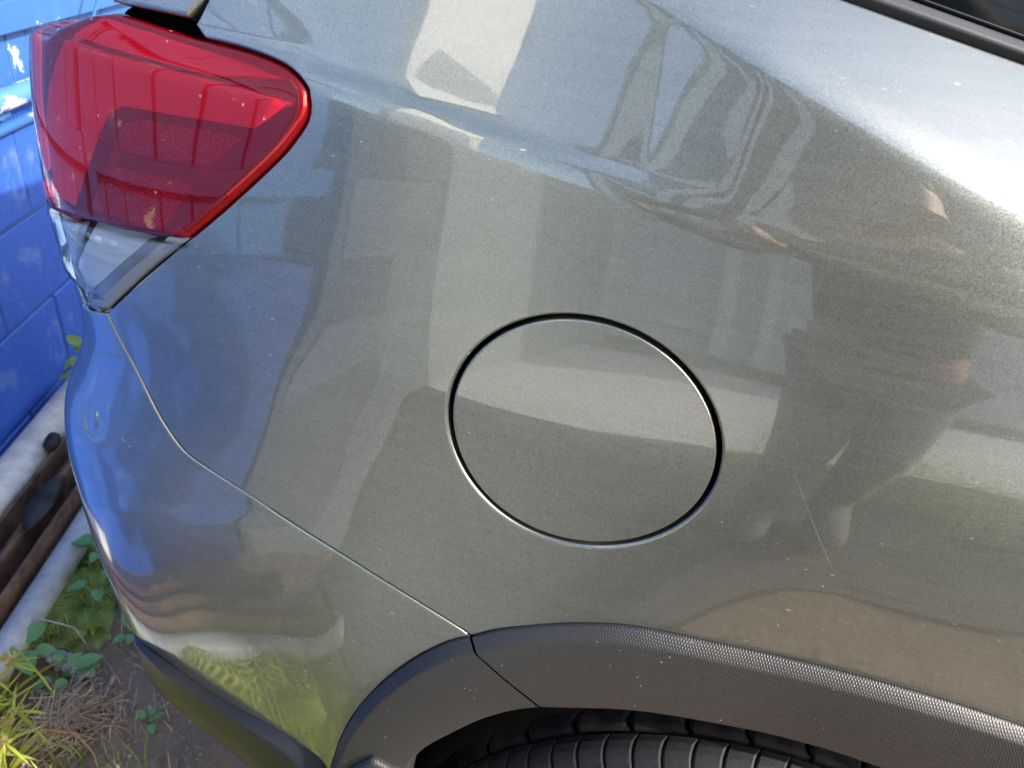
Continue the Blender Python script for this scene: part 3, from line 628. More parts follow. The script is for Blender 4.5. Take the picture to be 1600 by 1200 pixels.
# wheel
WC = Vector((.235, .115, .172)); RW = .345
wheel = empty('wheel', WC); wheel.parent = car; wheel.matrix_parent_inverse = car_inv_m
def lathe(prof, n=96):
    V = []; F = []; k = len(prof)
    for i in range(n):
        a = 2 * math.pi * i / n
        V += [(r_ * math.sin(a), y, r_ * math.cos(a)) for y, r_ in prof]
        for j in range(k - 1): F.append((i * k + j, i * k + j + 1, ((i + 1) % n) * k + j + 1, ((i + 1) % n) * k + j))
    return V, F
prof = [(-.095, .225), (-.112, .25), (-.118, .28), (-.112, .310), (-.100, .328), (-.085, .3365), (-.05, .3385), (0, .339), (.05, .3385), (.085, .3365), (.10, .328), (.118, .28), (.095, .225)]
V, F = lathe(prof); mesh('tyre', V, F, M_rubber, wheel)
V, F = lathe([(-.095, .226), (-.085, .215), (-.03, .205), (-.02, .08), (-.03, .0)], 48); mesh('rim', V, F, M_rim, wheel)
def block(y0, y1, r0, r1, r2, w0, skew, sipe=True, bulge=0):
    """one tread block round the top of the wheel: y range, base radius, outer radius at both ends"""
    ny, na = 6, 4; V = []; F = []
    def pt(u, v, top):
        y = y0 + (y1 - y0) * u; a = (v - .5) * w0 + skew * (u - .5) ** 2 + skew * .3 * (u - .5)
        ro = r1 + (r2 - r1) * u; ro -= bulge * (1 - u) ** 2.2
        e = .0012 if (v in (0, 1) or u in (0, 1)) else 0
        r_ = (ro - e) if top else ro - .010
        return (r_ * math.sin(a), y, r_ * math.cos(a))
    for i in range(ny):
        for j in range(na): V.append(pt(i / (ny - 1), (0, .08, .92, 1)[j], True))
    for i in range(ny - 1):
        for j in range(na - 1): F.append((i * na + j, (i + 1) * na + j, (i + 1) * na + j + 1, i * na + j + 1))
    n0 = len(V); ring = [i * na for i in range(ny)] + [(ny - 1) * na + j for j in range(1, na)] + [i * na + na - 1 for i in range(ny - 2, -1, -1)] + [j for j in range(na - 2, 0, -1)]
    for q in ring:
        x, y, z = V[q]; l = math.hypot(x, z); V.append((x * (l - .010) / l, y, z * (l - .010) / l))
    m_ = len(ring)
    for i in range(m_): F.append((ring[i], ring[(i + 1) % m_], n0 + (i + 1) % m_, n0 + i))
    me = bpy.data.meshes.new('tread_block'); me.from_pydata(V, [], F); me.materials.append(M_rubber); me.validate(); me.update(); return me
rings = [(block(-.114, -.078, .33, .3455, .3475, .0795, .05, bulge=.018), 74, 0, 180), (block(-.072, -.044, .33, .3475, .3480, .155, .10), 37, .03, 75), (block(-.034, -.004, .33, .348, .348, .155, -.10), 37, .07, 75), (block(.002, .034, .33, .348, .348, .155, .10), 37, .03, 60)]
for me, n, ph, lim in rings:
    for i in range(n):
        a = 2 * math.pi * i / n + ph; aa = (a + math.pi) % (2 * math.pi) - math.pi
        if abs(math.degrees(aa)) > lim: continue
        o = link('tread_block', me, wheel); o.rotation_euler = (0, aa, 0)
# wheel well liner
cols = []
for i in range(60):
    a = math.radians(-110 + 220 * i / 59); r_ = .405
    cols.append([(WC.x + r_ * 1.0 * math.sin(a), y, .215 + r_ * math.cos(a)) for y in (.03, .33)] + [(WC.x, .33, .215)]); cols[-1].insert(0, (WC.x + .352 * math.sin(a), .022, .232 + .352 * math.cos(a)))
own(loft('wheel_well_liner', M_black, car, cols))

# ------------------------------------------------------------------ ground
def gh(x, y):
    return -.17 + .012 * noise.noise(Vector((x * 2.2, y * 2.2, 0))) + .006 * noise.noise(Vector((x * 9, y * 9, 3))) + .003 * noise.noise(Vector((x * 26, y * 26, 5)))
xs = np.r_[-60, -30, -12, -6, -3, np.arange(-2.0, 1.6, .03), 2.5, 4, 8, 16, 30, 60]; ys = np.r_[-60, -30, -12, -6, -3.5, np.arange(-2.6, 2.2, .03), 3, 6, 12, 30, 60]
V = [(x, y, gh(x, y)) for x in xs for y in ys]; ny = len(ys)
F = [(i * ny + j, (i + 1) * ny + j, (i + 1) * ny + j + 1, i * ny + j + 1) for i in range(len(xs) - 1) for j in range(ny - 1)]
gr = mesh('ground', V, F, M_soil); tag(gr, 'dark brown bare soil', kind='structure')

# ------------------------------------------------------------------ blue block wall (its own frame: x out, y along)
wall = empty('block_wall', WF(-1.2, 1.5, -.17), WROT, label='blue painted concrete block wall behind the car, lower courses', cat='wall')
b = MB(); b.box((-.095, .42, .385), (.088, 2.38, .388)); b.build('mortar', M_mortar, wall)
H = .238; Lb = .48; bm_ = MB().box((0, 0, 0), (.09, Lb / 2 - .004, H / 2 - .004), bev=.004); me0 = bm_.build('concrete_block', M_blue, wall); first = True
for r_ in range(4):
    for k in range(4, 14):
        y = -3.4 + (k + .5 * (r_ % 2)) * Lb + .06; z = -.10 + H / 2 + H * r_ - .068 - .10 + .0
        z = (.14 - H * 1 + H * (r_ - 1)) + H / 2 + .17 - H * 0
        if z + H / 2 > .80 - .0: continue
        o = me0 if first else me0.copy()
        if not first: COL.objects.link(o)
        first = False; o.location = (-.094 + random.uniform(-.002, .002), y, z)
added_grey_wall = empty('added_grey_block_wall', WF(-1.2, -.47, -.17), WROT, label='unseen bare grey block wall added past the end of the blue wall', cat='wall')  # unseen wall, added to weaken the blue mirrored in the paint
MB().box((-.095, -.30, .70), (.086, .29, .71)).build('mortar', M_gmortar, added_grey_wall)  # mortar of the added unseen wall
gb = None
for r_ in range(6):
    for k in range(1):
        y = -.27 - k * Lb - .24 * (r_ % 2); z = .14 - H + H * (r_ - 1) + H / 2 + .17
        if gb is None: gb = MB().box((0, 0, 0), (.09, Lb / 2 - .004, H / 2 - .004), bev=.004).build('concrete_block', M_gblock, added_grey_wall); o = gb  # blocks of the added unseen wall
        else: o = gb.copy(); COL.objects.link(o)
        o.location = (-.094 + random.uniform(-.002, .002), y, z)
rend = MB().box((-.09, -.70, .72), (.09, .70, .72), bev=.01).build('added_pale_wall', mat('added_pale_render', (.23, .255, .28), .8, col2=(.28, .305, .33), noise_scale=5)); rend.location = WF(-1.2, -1.0, -.17); rend.rotation_euler = (0, 0, WROT); tag(rend, 'unseen pale wall added past the grey blocks, to mirror above the fuel door', 'wall')  # unseen wall, added for a paler tone in the paint's reflection
# board fence above
fence = empty('board_fence', WF(-1.2, 1.5, .62), WROT, label='light blue painted upright board fence standing on top of the block wall', cat='fence')
y = -1.95; k = 0
tops = []
while y < 3.0:
    wd = (.105, .125, .10, .14)[k % 4]; hh = .62 if True else 0
    b = MB().box((-.06 + random.uniform(-.004, .004), y + wd / 2, hh + .0), (.012, wd / 2 - .003, hh), bev=.003); b.build('board', M_plank, fence); y += wd; k += 1
b = MB().box((-.02, .55, .215), (.018, 2.5, .035), bev=.003); b.build('rail', M_plank, fence)
b = MB().box((-.02, .55, 1.0), (.018, 2.5, .035), bev=.003); b.build('rail', M_plank, fence)
b = MB()
for yy in (-.07, -1.4, 1.6): b.box((-.012, yy, .55), (.03, .035, .55), bev=.003)
for yy in (-.07, -1.4, 1.6): pass
b = MB().box((-.012, -.03, .48), (.026, .03, .47), bev=.003); b.build('post', M_plank, fence)
b = MB().box((-.012, -1.3, .48), (.026, .03, .47), bev=.003); b.build('post', M_plank, fence)
def pipe(name, a, bq, r_, m, label, cat, n=20, bend=0, group=None):
    a = Vector(a); bq = Vector(bq); pts = [a.lerp(bq, i / 12) + Vector((0, 0, bend * math.sin(i * 1.3))) for i in range(13)]
    o = MB().tube([p - a for p in pts], r_, n).build(name, m, None, True); o.location = a; tag(o, label, cat); return o
pipe('water_pipe', WF(-1.165, .05, .683), WF(-1.165, 3.2, .683), .024, M_peel, 'upper wall pipe with blue paint peeling to white, along the fence foot', 'pipe')
pipe('water_pipe', WF(-1.175, .05, .618), WF(-1.175, 3.2, .618), .013, M_plank, 'thin blue pipe on the wall just below the peeling white pipe', 'pipe')
pipe('drain_pipe', WF(-1.135, .42, -.112), WF(-1.130, 1.42, -.112), .050, M_pvc, 'thick dirty white pipe lying along the foot of the blue wall', 'pipe', bend=.002)
pipe('conduit', WF(-.895, -.62, -.118), WF(-.905, 1.6, -.125), .030, M_conduit, 'grey pipe lying outermost beside the rusty steel', 'pipe', bend=.002)
# coupling on the conduit belongs to it
def channel(name, w0, w1, zc, hh, d0, d1, label, group=None):
    root = empty(name, WF((w0 + w1) / 2, (d0 + d1) / 2, zc), WROT, label=label, cat='steel beam'); L = (d1 - d0) / 2; hw = (w1 - w0) / 2
    MB().box((0, 0, -hh + .006), (hw - .0061, L, .005)).build('web', M_rust, root)
    MB().box((-hw + .004, 0, 0), (.005, L, hh), bev=.001).build('flange', M_rust, root); MB().box((hw - .004, 0, 0), (.005, L, hh), bev=.001).build('flange', M_rust, root); return root
channel('steel_channel', -1.072, -1.010, -.125, .034, -.50, 1.7, 'rusty brown steel channel next to the thick white pipe')
channel('steel_channel', -1.000, -.940, -.118, .045, -.55, 1.7, 'rusty brown steel channel between the other channel and the grey pipe')
# dark stone on the steel
def blob(name, loc, sx, sy, sz, m, rz, label, cat, seed=0, amp=.18):
    bm = bmesh.new(); bmesh.ops.create_icosphere(bm, subdivisions=4, radius=1)
    for v in bm.verts:
        k = 1 + amp * noise.noise(v.co * 1.3 + Vector((seed, 0, 0))) + amp * .3 * noise.noise(v.co * 4 + Vector((seed, 5, 0))); v.co = Vector((v.co.x * sx * k, v.co.y * sy * k, v.co.z * sz * k * (1 if v.co.z > 0 else .8)))
    me = bpy.data.meshes.new(name); bm.to_mesh(me); bm.free(); me.materials.append(m); me.polygons.foreach_set('use_smooth', [True] * len(me.polygons))
    o = link(name, me); o.location = loc; o.rotation_euler = (0, 0, rz); return tag(o, label, cat)
blob('dark_stone', WF(-.985, .89, -.060), .024, .085, .017, M_stone, WROT + .05, 'flattened dark grey stone lying on the rusty steel channels', 'stone', 2)
blob('tarry_lump', WF(-1.075, 1.13, -.075), .017, .032, .02, M_stone, WROT + .1, 'small dark lump against the thick white pipe', 'lump', 4)
b = MB().tube([WF(-1.15, 1.45, .93), WF(-1.14, 1.57, .84), WF(-1.13, 1.55, .74), WF(-1.125, 1.50, .68), WF(-1.14, 1.50, .60)], .004, 6)
b = MB().tube([WF(-1.12, 1.98, .90), WF(-1.12, 1.86, .80), WF(-1.12, 1.74, .745), WF(-1.12, 1.66, .715), WF(-1.12, 1.60, .70), WF(-1.125, 1.575, .66)], .0045, 6); cb = b.build('cable', M_plank, None, True); tag(cb, 'thin blue cable slanting across the board fence above the pipes', 'cable')

# ------------------------------------------------------------------ plants
def leaf_mesh(name, L, W, m, droop=.25, n=5, fold_=.25, tip=1.0):
    V = []; F = []
    for i in range(n + 1):
        t = i / n; wd = W * .5 * math.sin(math.pi * min(1, t ** .75 * 1.0)) ** .8 if 0 < t < 1 else 0; z = -droop * L * t * t; x = L * t
        V += [(x, -wd, z + wd * fold_), (x, 0, z), (x, wd, z + wd * fold_)]
    for i in range(n): o = i * 3; F += [(o, o + 3, o + 4, o + 1), (o + 1, o + 4, o + 5, o + 2)]
    me = bpy.data.meshes.new(name); me.from_pydata(V, [], F); me.materials.append(m); me.polygons.foreach_set('use_smooth', [True] * len(me.polygons)); return me
def broadleaf(loc, L, n, label, seed, height=.07, m=None, cat='plant', group=None):
    rr = random.Random(seed); root = empty('broadleaf_plant', loc, label=label, cat=cat)
    me = leaf_mesh('leaf', L, L * .62, m or M_leaf, .22); sb = MB()
    for i in range(n):
        a = i * 2.4 + rr.random(); tilt = rr.uniform(-.1, .5); hgt = height * rr.uniform(.65, 1.1); rad = L * rr.uniform(.15, .5)
        p = Vector((rad * math.cos(a), rad * math.sin(a), hgt)); o = link('leaf', me, root); o.location = p; o.rotation_euler = (rr.uniform(-.3, .3), -tilt, a); k = rr.uniform(.7, 1.1); o.scale = (k, k, k)
        sb.tube([(0, 0, 0), (p.x * .3, p.y * .3, hgt * .6), p], [.0016, .0013, .001], 5)
    sb.build('stem', M_leaf, root, True); return root
def G(a, b_): p = WF(a, b_, 0); return Vector((p.x, p.y, gh(p.x, p.y)))
broadleaf(G(-.875, .545), .060, 5, 'four-leaved green seedling beside the coupling of the grey pipe', 3, .055)
broadleaf(G(-.785, .510), .045, 6, 'small green leafy plant in front of the pale rotten wood', 5, .04)
broadleaf(G(-.600, .425), .024, 4, 'tiny green seedling alone on the bare soil under the bumper', 6, .02)
broadleaf(G(-.83, .80), .045, 7, 'green leafy weed growing beside the grey pipe near the bumper corner', 8, .09)
broadleaf(G(-.80, .70), .05, 5, 'bright green leafy weed right of the fern', 9, .06)
broadleaf(G(-1.06, 1.36), .07, 9, 'leafy weed at the far end of the thick white pipe', 11, .22, M_fern)
broadleaf(G(-.70, .62), .03, 7, 'low dark green weed in the shade of the bumper', 13, .025)
def fern(loc, nf, L, label, seed, m=None, pin=.22):
    rr = random.Random(seed); root = empty('fern', loc, label=label, cat='fern')
    for i in range(nf):
        a = i * 2.4 + rr.uniform(-.3, .3); k = rr.uniform(.6, 1.1); l = L * k; rise = rr.uniform(.35, 1.1); mb = MB(); pr = None; ns = 14
        pts = []
        for j in range(ns + 1):
            t = j / ns; pts.append(Vector((l * t * math.cos(a) * .8, l * t * math.sin(a) * .8, l * (rise * t - .75 * rise * t * t))))
        for j in range(ns):
            p, q = pts[j], pts[j + 1]; d_ = (q - p).normalized(); sd_ = d_.cross(Vector((0, 0, 1))).normalized(); wl = l * pin * math.sin(math.pi * min(1, (j + 1.5) / (ns + 1))) ** .7
            for sg in (-1, 1):
                e = p + sd_ * sg * wl + d_ * wl * .5 - Vector((0, 0, wl * .2)); w_ = l / ns * .42
                mb.add([p - d_ * w_ * .4, p + d_ * w_, e + d_ * w_ * .3, e - d_ * w_ * .2], [(0, 1, 2, 3)])
        mb.tube(pts, .0009, 4); mb.build('frond', m or M_fern, root)
    return root
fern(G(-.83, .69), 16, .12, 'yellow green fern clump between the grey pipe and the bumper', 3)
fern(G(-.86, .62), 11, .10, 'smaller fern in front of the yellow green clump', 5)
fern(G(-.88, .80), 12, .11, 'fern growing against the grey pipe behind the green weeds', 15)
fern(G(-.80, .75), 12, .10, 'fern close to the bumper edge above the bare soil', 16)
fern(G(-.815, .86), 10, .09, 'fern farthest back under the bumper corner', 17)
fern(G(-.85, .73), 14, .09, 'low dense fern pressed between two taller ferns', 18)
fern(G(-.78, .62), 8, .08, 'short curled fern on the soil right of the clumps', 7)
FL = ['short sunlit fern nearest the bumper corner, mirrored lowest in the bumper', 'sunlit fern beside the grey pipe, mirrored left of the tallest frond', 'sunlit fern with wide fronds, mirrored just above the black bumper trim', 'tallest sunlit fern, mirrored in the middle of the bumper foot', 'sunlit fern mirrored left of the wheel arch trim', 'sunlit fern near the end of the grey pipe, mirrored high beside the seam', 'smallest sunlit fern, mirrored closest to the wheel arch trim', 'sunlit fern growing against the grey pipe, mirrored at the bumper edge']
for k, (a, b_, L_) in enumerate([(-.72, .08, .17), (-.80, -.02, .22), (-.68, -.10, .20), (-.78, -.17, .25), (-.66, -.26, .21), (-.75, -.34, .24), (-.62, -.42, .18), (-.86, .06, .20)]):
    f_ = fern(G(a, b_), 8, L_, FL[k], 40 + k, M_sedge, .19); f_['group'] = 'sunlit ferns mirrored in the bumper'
def grass(name, cells, m, label, hmin, hmax, seed, wid=.003, lean=.5, cat=None):
    rr = random.Random(seed); V = []; F = []
    for (a0, a1, b0, b1, n) in cells:
        for i in range(n):
            a = rr.uniform(a0, a1); bq = rr.uniform(b0, b1); p = WF(a, bq, 0); z = gh(p.x, p.y) - .002; h = rr.uniform(hmin, hmax); th_ = rr.uniform(0, 6.28); ln = rr.uniform(.1, lean) * h; w_ = wid * rr.uniform(.5, 1.2)
            dx, dy = math.cos(th_), math.sin(th_); sx, sy = -dy * w_, dx * w_; o = len(V)
            for k, (t, ww) in enumerate(((0, 1), (.4, .8), (.75, .5), (1, .05))):
                cx = p.x + dx * ln * t * t; cy = p.y + dy * ln * t * t; cz = z + h * (t - .18 * t * t * lean)
                V += [(cx - sx * ww, cy - sy * ww, cz), (cx + sx * ww, cy + sy * ww, cz)]
            F += [(o, o + 1, o + 3, o + 2), (o + 2, o + 3, o + 5, o + 4), (o + 4, o + 5, o + 7, o + 6)]
    o = mesh(name, V, F, m); tag(o, label, cat, kind='stuff'); return o
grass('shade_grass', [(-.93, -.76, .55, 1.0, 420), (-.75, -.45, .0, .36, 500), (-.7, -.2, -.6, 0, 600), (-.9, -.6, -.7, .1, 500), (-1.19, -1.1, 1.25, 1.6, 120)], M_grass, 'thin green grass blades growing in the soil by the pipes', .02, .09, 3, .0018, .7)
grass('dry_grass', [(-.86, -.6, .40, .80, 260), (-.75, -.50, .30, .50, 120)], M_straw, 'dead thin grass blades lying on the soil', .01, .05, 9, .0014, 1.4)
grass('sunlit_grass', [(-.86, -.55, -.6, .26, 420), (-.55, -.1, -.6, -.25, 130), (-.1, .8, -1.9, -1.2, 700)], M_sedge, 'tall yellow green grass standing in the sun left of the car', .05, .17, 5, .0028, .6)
# grit and small stones on the soil
rr = random.Random(31); b = MB()
for i in range(420):
    p = G(rr.uniform(-.86, -.45), rr.uniform(.25, .85)); r_ = rr.uniform(.0012, .0045) * (1 if rr.random() < .93 else 1.8); c = Vector((p.x, p.y, p.z + r_ * .3)); V = []
    for dx, dy, dz in ((1, 0, 0), (-1, 0, 0), (0, 1, 0), (0, -1, 0), (0, 0, .7), (0, 0, -.7)): V.append(c + Vector((dx * rr.uniform(.6, 1.2), dy * rr.uniform(.6, 1.2), dz * rr.uniform(.6, 1.2))) * r_)
    b.add(V, [(0, 2, 4), (2, 1, 4), (1, 3, 4), (3, 0, 4), (2, 0, 5), (1, 2, 5), (3, 1, 5), (0, 3, 5)])
o = b.build('gravel', mat('grey_grit', (.16, .14, .12), .9, col2=(.34, .31, .28), noise_scale=50), None, False); tag(o, 'scattered grit and small stones on the soil', kind='stuff')
# straw heap
rr = random.Random(4); b = MB()
for i in range(330):
    c = G(-.755 + rr.gauss(0, .036), .425 + rr.gauss(0, .036)); h = max(0, .028 - 6 * ((c.xy - G(-.755, .425).xy).length) ** 2) + rr.uniform(.001, .012); a = rr.uniform(0, 6.28); L = rr.uniform(.015, .05); t = rr.uniform(-.5, .5)
    p = Vector((c.x, c.y, c.z + h)); d_ = Vector((math.cos(a), math.sin(a), t)) * L; mid = p + Vector((rr.uniform(-.3, .3), rr.uniform(-.3, .3), .25)) * L; b.tube([p - d_, mid, p + d_], rr.uniform(.0006, .0015), 4, False)
o = b.build('dry_straw', M_straw, None, True); tag(o, 'heap of dead brown straw on the soil', kind='stuff')
# sedges, sunlit, at the lower left
def sedge(loc, label, seed, H=.13, nh=4):
    rr = random.Random(seed); root = empty('sedge_plant', loc, label=label, cat='plant')
    for i in range(9):
        a = rr.uniform(0, 6.28); me = leaf_mesh('blade', H * rr.uniform(.7, 1.3), .008, M_sedge, rr.uniform(.3, .8), 7, .2); o = link('leaf', me, root); o.rotation_euler = (0, -rr.uniform(.4, 1.2), a)
    for i in range(nh):
        a = rr.uniform(0, 6.28); l = rr.uniform(.01, .045); p = Vector((l * math.cos(a), l * math.sin(a), H * rr.uniform(.5, 1.0)))
        MB().tube([(0, 0, 0), (p.x * .4, p.y * .4, p.z * .6), p], .0011, 5).build('stem', M_sedge, root, True)
        for q in range(3):
            mb = MB(); c = p + Vector((rr.uniform(-1, 1), rr.uniform(-1, 1), rr.uniform(-.2, .8))) * .012
            for s_ in range(46):
                v = Vector((rr.gauss(0, 1), rr.gauss(0, 1), rr.gauss(0, 1))).normalized(); sdv = v.orthogonal().normalized() * .0007; R_ = .0085 * rr.uniform(.8, 1.1); mb.add([c - sdv, c + sdv, c + v * R_ + sdv * .3, c + v * R_ - sdv * .3], [(0, 1, 2, 3)])
            mb.build('flower_head', M_flower, root)
        for q in range(4):
            me = leaf_mesh('bract', rr.uniform(.03, .06), .005, M_sedge, .5, 5, .2); o = link('leaf', me, root); o.location = p; o.rotation_euler = (0, -rr.uniform(-.1, .5), rr.uniform(0, 6.28))
    return root
for k, (a, b_, lab) in enumerate([(-.835, .365, 'sunlit yellow sedge at the lower left corner, nearest the straw heap'), (-.80, .325, 'sunlit yellow sedge lowest in the left corner, with the most flower heads'), (-.875, .46, 'taller sunlit sedge leaning out above the straw heap'), (-.74, .27, 'short sunlit sedge at the bottom edge below the straw heap'), (-.885, .40, 'sunlit sedge at the left edge behind the other sedges')]):
    sedge(G(a, b_), lab, 20 + k, (.09, .08, .13, .06, .11)[k], (4, 6, 3, 3, 4)[k])
# stems, twigs and wood bits
def twig(name, pts, r_, m, label, cat):
    a = Vector(pts[0]); o = MB().tube([Vector(p) - a for p in pts], r_, 6).build(name, m, None, True); o.location = a; return tag(o, label, cat)
def Gz(a, b_, h): p = G(a, b_); p.z += h; return p
twig('dead_stalk', [Gz(-.80, .40, .03), Gz(-.76, .385, .045), Gz(-.70, .375, .05), Gz(-.66, .345, .035), Gz(-.63, .30, .004)], [.0016, .0015, .0013, .001, .0008], mat('orange_stalk', (.45, .20, .08), .6), 'long thin orange stalk arching over the straw heap', 'stalk')
twig('twig', [Gz(-.70, .52, .012), Gz(-.70, .47, .010), Gz(-.715, .43, .012), Gz(-.735, .40, .006)], [.0045, .003, .0022, .0012], M_twig, 'pale peeled twig on the soil right of the small leafy plant', 'twig')
twig('twig', [Gz(-.66, .44, .008), Gz(-.665, .415, .012), Gz(-.655, .385, .006)], [.0022, .0016, .001], M_twig, 'short crooked grey twig on the bare soil right of the straw', 'twig')
twig('dead_stalk', [Gz(-.93, .62, .05), Gz(-.86, .60, .075), Gz(-.80, .60, .05), Gz(-.77, .58, .004)], .0014, M_twig, 'thin brown stalk lying over the grey pipe coupling', 'stalk')
twig('grass_stem', [Gz(-.93, .56, .06), Gz(-.86, .52, .075), Gz(-.80, .475, .06), Gz(-.765, .45, .02)], .0022, M_sedge, 'thick yellow green grass stem leaning down to the straw heap', 'stem')
twig('dead_stalk', [Gz(-.78, .78, .01), Gz(-.735, .67, .05), Gz(-.72, .60, .002)], .0013, M_twig, 'pale dry stalk slanting in the shade by the bumper edge', 'stalk')
# rotten wood
bm = bmesh.new(); bmesh.ops.create_icosphere(bm, subdivisions=4, radius=1)
for v in bm.verts: v.co = Vector((v.co.x * .062 * (1 + .25 * noise.noise(v.co * 3)), v.co.y * .017 * (1 + .5 * noise.noise(v.co * 4 + Vector((3, 0, 0)))), v.co.z * .010 * (1 + .6 * noise.noise(v.co * 5))))
me = bpy.data.meshes.new('rotten_wood'); bm.to_mesh(me); bm.free(); me.materials.append(mat('grey_rotten_wood', (.20, .19, .18), .8, col2=(.40, .38, .36), noise_scale=60, bump=.002, bump_scale=90))
o = link('rotten_wood', me); o.location = Gz(-.795, .545, .012); o.rotation_euler = (0, 0, -.15); tag(o, 'pale grey splintered piece of rotten wood behind the small leafy plant', 'wood')

# ------------------------------------------------------------------ what stands behind the camera and shows in the paint
house = empty('house', (1.2, -2.7, -.17), label='grey sided house with white trim behind the photographer, seen mirrored in the paint', cat='house')
def hb(name, x0, x1, z0, z1, m, y0=.0, t=.02, rot=0):
    cx, cz = (x0 + x1) / 2 - 1.2, (z0 + z1) / 2 + .17; return MB().box((cx, y0, cz), ((x1 - x0) / 2, t, (z1 - z0) / 2), bev=.003).build(name, m, house)
hb('wall', -.70, 2.0, -.17, 3.4, M_siding, -.30, .25)
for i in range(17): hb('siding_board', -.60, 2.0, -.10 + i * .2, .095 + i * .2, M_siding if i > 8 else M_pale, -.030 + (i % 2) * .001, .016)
def bar(x0, z0, x1, z1, wd=.05, y0=.04, nm='white_trim', m=None):
    a = Vector((x0 - 1.2, y0, z0 + .17)); c = Vector((x1 - 1.2, y0, z1 + .17)); d_ = c - a; L = d_.length / 2; M = Matrix.Rotation(-math.atan2(d_.z, d_.x), 4, 'Y'); MB().box((a + c) / 2, (L, .02, wd), M, .003).build(nm, m or M_white, house)
for q in [(-.58, -.17, -.58, 3.4, .05), (-.20, .9, -.16, 3.3, .035), (-.06, .9, -.02, 3.3, .035), (.22, .9, .24, 3.2, .045), (-.62, 1.0, -.02, 1.0, .03), (.24, 1.5, .75, 1.10, .04), (.20, .92, 1.0, .88, .035), (.26, 2.1, .62, 1.6, .04), (-.5, 3.2, -.22, 2.3, .04), (.1, -.05, .1, .9, .04), (.30, -.05, .30, .9, .03)]: bar(*q)
bar(-.40, 1.35, -.25, 1.9, .05, .05, 'brick_pier', M_terra)
MB().box((-.55, -.25, 3.65), (1.5, .40, .05)).build('roof', M_roof, house)
pq = [(-.62, -2.45), (7, -2.9), (7, -2.6), (1.3, -1.62), (.3, -1.40), (-.20, -1.22), (-.93, -1.27), (-.66, -2.45)]; pv = [(x, y, z) for z in (-.150, -.3) for x, y in pq]; pn = len(pq)
pq[2] = (7, -1.9); pv = [(x, y, z) for z in (-.150, -.3) for x, y in pq]
path = mesh('concrete_path', pv, [tuple(range(pn))[::-1]] + [(i, (i + 1) % pn, pn + (i + 1) % pn, pn + i) for i in range(pn)], mat('pale_concrete', (.56, .55, .53), .8, col2=(.64, .63, .61), noise_scale=6), smooth=False); tag(path, 'pale concrete path along the house', kind='structure')

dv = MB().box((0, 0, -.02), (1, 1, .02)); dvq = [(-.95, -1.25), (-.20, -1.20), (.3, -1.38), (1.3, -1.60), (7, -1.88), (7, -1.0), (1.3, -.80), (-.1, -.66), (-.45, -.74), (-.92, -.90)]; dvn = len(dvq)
dvo = mesh('shade_strip', [(x, y, z) for z in (-.152, -.3) for x, y in dvq], [tuple(range(dvn)), ] + [(i, dvn + i, dvn + (i + 1) % dvn, (i + 1) % dvn) for i in range(dvn)], mat('shade_dark_ground', (.045, .052, .062), .85, col2=(.075, .082, .092), noise_scale=30, bump=.003, bump_scale=150), smooth=False); tag(dvo, 'ground strip coloured dark for shade, between the soil and the pale path', kind='structure')  # dark bluish ground strip: shade put into the colour
added_reflector = empty('added_reflector', WF(-2.5, -2.0, -.17), WROT, label='white block added beyond the blue fence, to mirror as a bright patch', cat='added_reflector')  # unseen white block, added so the paint mirrors a bright patch
MB().box((0, 0, 1.9), (.10, .55, 1.9), bev=.01).build('wall', M_white, added_reflector)  # upright slab of the added white block
MB().box((0, 0, 3.86), (.22, .66, .05), bev=.01).build('roof', M_roof, added_reflector)  # dark top slab of the added white block
# the photographer
def skinned(name, chains, m, parent, sub_=2):
    """chains: dict of joints {name: (pos, radius)} and bones"""
    J, B_ = chains; ks = list(J); me = bpy.data.meshes.new(name); me.from_pydata([J[k][0] for k in ks], [(ks.index(a), ks.index(c)) for a, c in B_], [])
    me.materials.append(m); o = link(name, me, parent); md = o.modifiers.new('skin', 'SKIN'); lay = me.skin_vertices[0] if me.skin_vertices else None
    if lay is None:
        bm = bmesh.new(); bm.from_mesh(me); bm.verts.layers.skin.verify(); bm.to_mesh(me); bm.free(); lay = me.skin_vertices[0]
    for i, k in enumerate(ks): r_ = J[k][1]; lay.data[i].radius = r_ if hasattr(r_, '__len__') else (r_, r_)
    lay.data[0].use_root = True; md.use_smooth_shade = True; s_ = o.modifiers.new('sub', 'SUBSURF'); s_.levels = s_.render_levels = sub_; return o
person = empty('person', (.40, -.98, -.155), label='person in a dark olive shirt holding up a phone, mirrored in the paint', cat='person')
tl = Vector((-.40, .98, .155)); cw = Vector(map(float, CAM)) + tl
hR = cw + Vector((.095, -.035, -.03)); hL = cw + Vector((-.085, -.05, -.03))
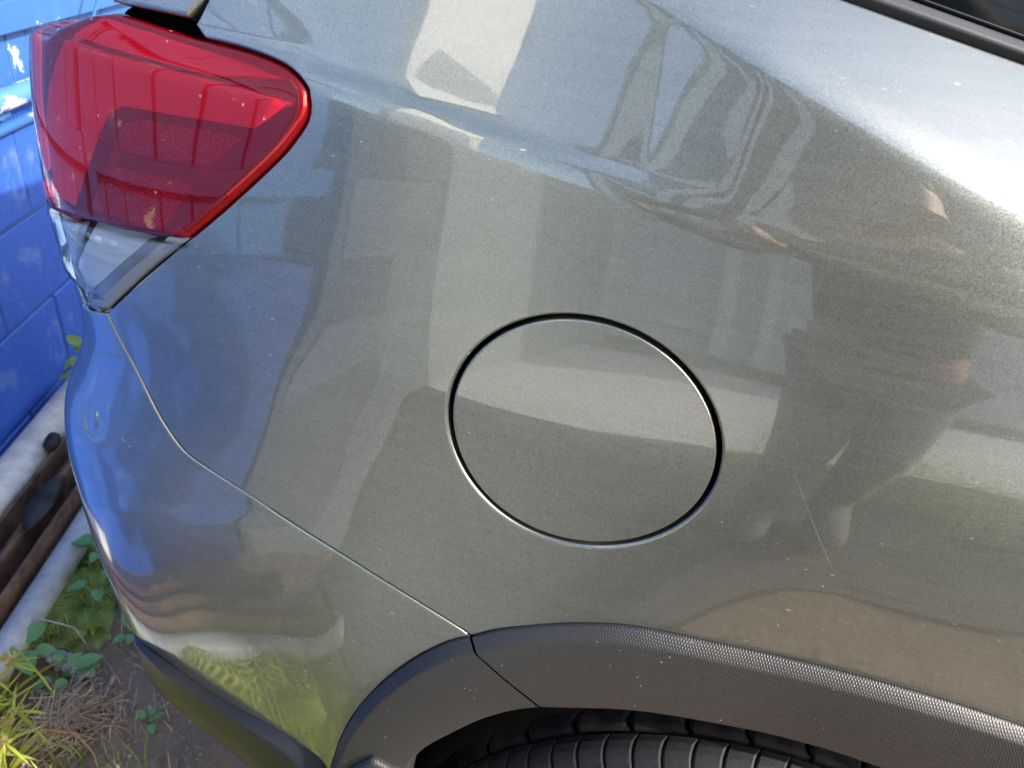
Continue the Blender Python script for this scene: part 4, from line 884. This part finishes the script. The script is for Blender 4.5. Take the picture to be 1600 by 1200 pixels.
J = {'pelvis': ((0, 0, .88), (.14, .10)), 'chest': ((0, .03, 1.2), (.16, .11)), 'neckb': ((0, .02, 1.40), (.07, .06)), 'neck': ((-.01, .03, 1.46), .052),
     'sr': ((.17, .03, 1.36), .06), 'er': ((.20, .20, 1.16), .045), 'wr': (tuple(hR + Vector((.03, -.07, -.05))), .028), 'hr': (tuple(hR), (.02, .03)),
     'sl': ((-.17, .04, 1.36), .06), 'el': ((-.34, .22, 1.17), .045), 'wl': (tuple(hL + Vector((-.0, -.09, -.05))), .028), 'hl': (tuple(hL), (.02, .03)),
     'kr': ((.08, .03, .48), .065), 'ar': ((.08, -.01, .09), .04), 'tr': ((.10, .14, .04), .04), 'hpr': ((.09, 0, .82), .09), 'hpl': ((-.09, 0, .82), .09),
     'kl': ((-.08, .03, .48), .065), 'al': ((-.08, -.01, .09), .04), 'tl': ((-.10, .14, .04), .04), 'h0': ((-.02, .05, 1.53), (.07, .08)), 'h1': ((-.02, .05, 1.62), (.075, .09)), 'h2': ((-.02, .03, 1.68), (.045, .06))}
Bn = [('pelvis', 'chest'), ('chest', 'neckb'), ('neckb', 'neck'), ('neckb', 'sr'), ('sr', 'er'), ('er', 'wr'), ('wr', 'hr'), ('neckb', 'sl'), ('sl', 'el'), ('el', 'wl'), ('wl', 'hl'), ('pelvis', 'hpr'), ('hpr', 'kr'), ('kr', 'ar'), ('ar', 'tr'), ('pelvis', 'hpl'), ('hpl', 'kl'), ('kl', 'al'), ('al', 'tl'), ('neck', 'h0'), ('h0', 'h1'), ('h1', 'h2')]
for side, hnd, sx in (('r', hR, -1), ('l', hL, 1)):
    for i in range(5):
        base_ = hnd + Vector((0, .0, .030 - .017 * i)) if i < 4 else hnd + Vector((0, -.012, .02)); L_ = (.030, .034, .031, .025, .022)[i]
        p1 = base_ + Vector((sx * L_ * .6, .012, 0)) if i < 4 else base_ + Vector((sx * .02, -.006, .01)); p2 = p1 + (Vector((sx * L_ * .6, -.004, 0)) if i < 4 else Vector((sx * .02, .002, .004)))
        J['f%s%da' % (side, i)] = (tuple(base_), .0095); J['f%s%db' % (side, i)] = (tuple(p1), .0085); J['f%s%dc' % (side, i)] = (tuple(p2), .007); Bn += [('h' + side, 'f%s%da' % (side, i)), ('f%s%da' % (side, i), 'f%s%db' % (side, i)), ('f%s%db' % (side, i), 'f%s%dc' % (side, i))]
skinned('body', (J, Bn), M_skin, person)
sh = {k: (J[k][0], tuple(x + .02 for x in J[k][1]) if hasattr(J[k][1], '__len__') else J[k][1] + .02) for k in ('pelvis', 'chest', 'neckb', 'sr', 'er', 'sl', 'el', 'wr', 'wl')}; sh['neckb'] = ((0, .02, 1.385), (.08, .07))
skinned('shirt', (sh, [('pelvis', 'chest'), ('chest', 'neckb'), ('neckb', 'sr'), ('sr', 'er'), ('er', 'wr'), ('neckb', 'sl'), ('sl', 'el'), ('el', 'wl')]), M_shirt, person)
tr_ = {k: (J[k][0], tuple(x + .015 for x in J[k][1]) if hasattr(J[k][1], '__len__') else J[k][1] + .018) for k in ('pelvis', 'hpr', 'kr', 'ar', 'hpl', 'kl', 'al', 'tr', 'tl')}
skinned('trousers', (tr_, [('pelvis', 'hpr'), ('hpr', 'kr'), ('kr', 'ar'), ('ar', 'tr'), ('pelvis', 'hpl'), ('hpl', 'kl'), ('kl', 'al'), ('al', 'tl')]), M_trouser, person)
bm = bmesh.new(); bmesh.ops.create_icosphere(bm, subdivisions=3, radius=1)
for v in bm.verts: v.co = Vector((v.co.x * .088, v.co.y * .10 - .02 - .015, max(v.co.z, -.3) * .095 + 1.655)) + Vector((-.02, .05, 0))
me = bpy.data.meshes.new('hair'); bm.to_mesh(me); bm.free(); me.materials.append(M_hair); me.polygons.foreach_set('use_smooth', [True] * len(me.polygons)); link('hair', me, person)
Mp = Matrix(((RIGHT[0], UPV[0], -FWD[0]), (RIGHT[1], UPV[1], -FWD[1]), (RIGHT[2], UPV[2], -FWD[2]))).to_4x4()
pc = Vector(map(float, CAM)) - Vector(FWD) * .012
o = MB().box((0, 0, 0), (.076, .037, .004), None, .003).build('phone', M_phone); o.location = pc + Vector(FWD) * .0; o.matrix_world = Matrix.Translation(pc) @ Mp; tag(o, 'black phone held up by the photographer', 'phone')
bpy.context.view_layer.update()
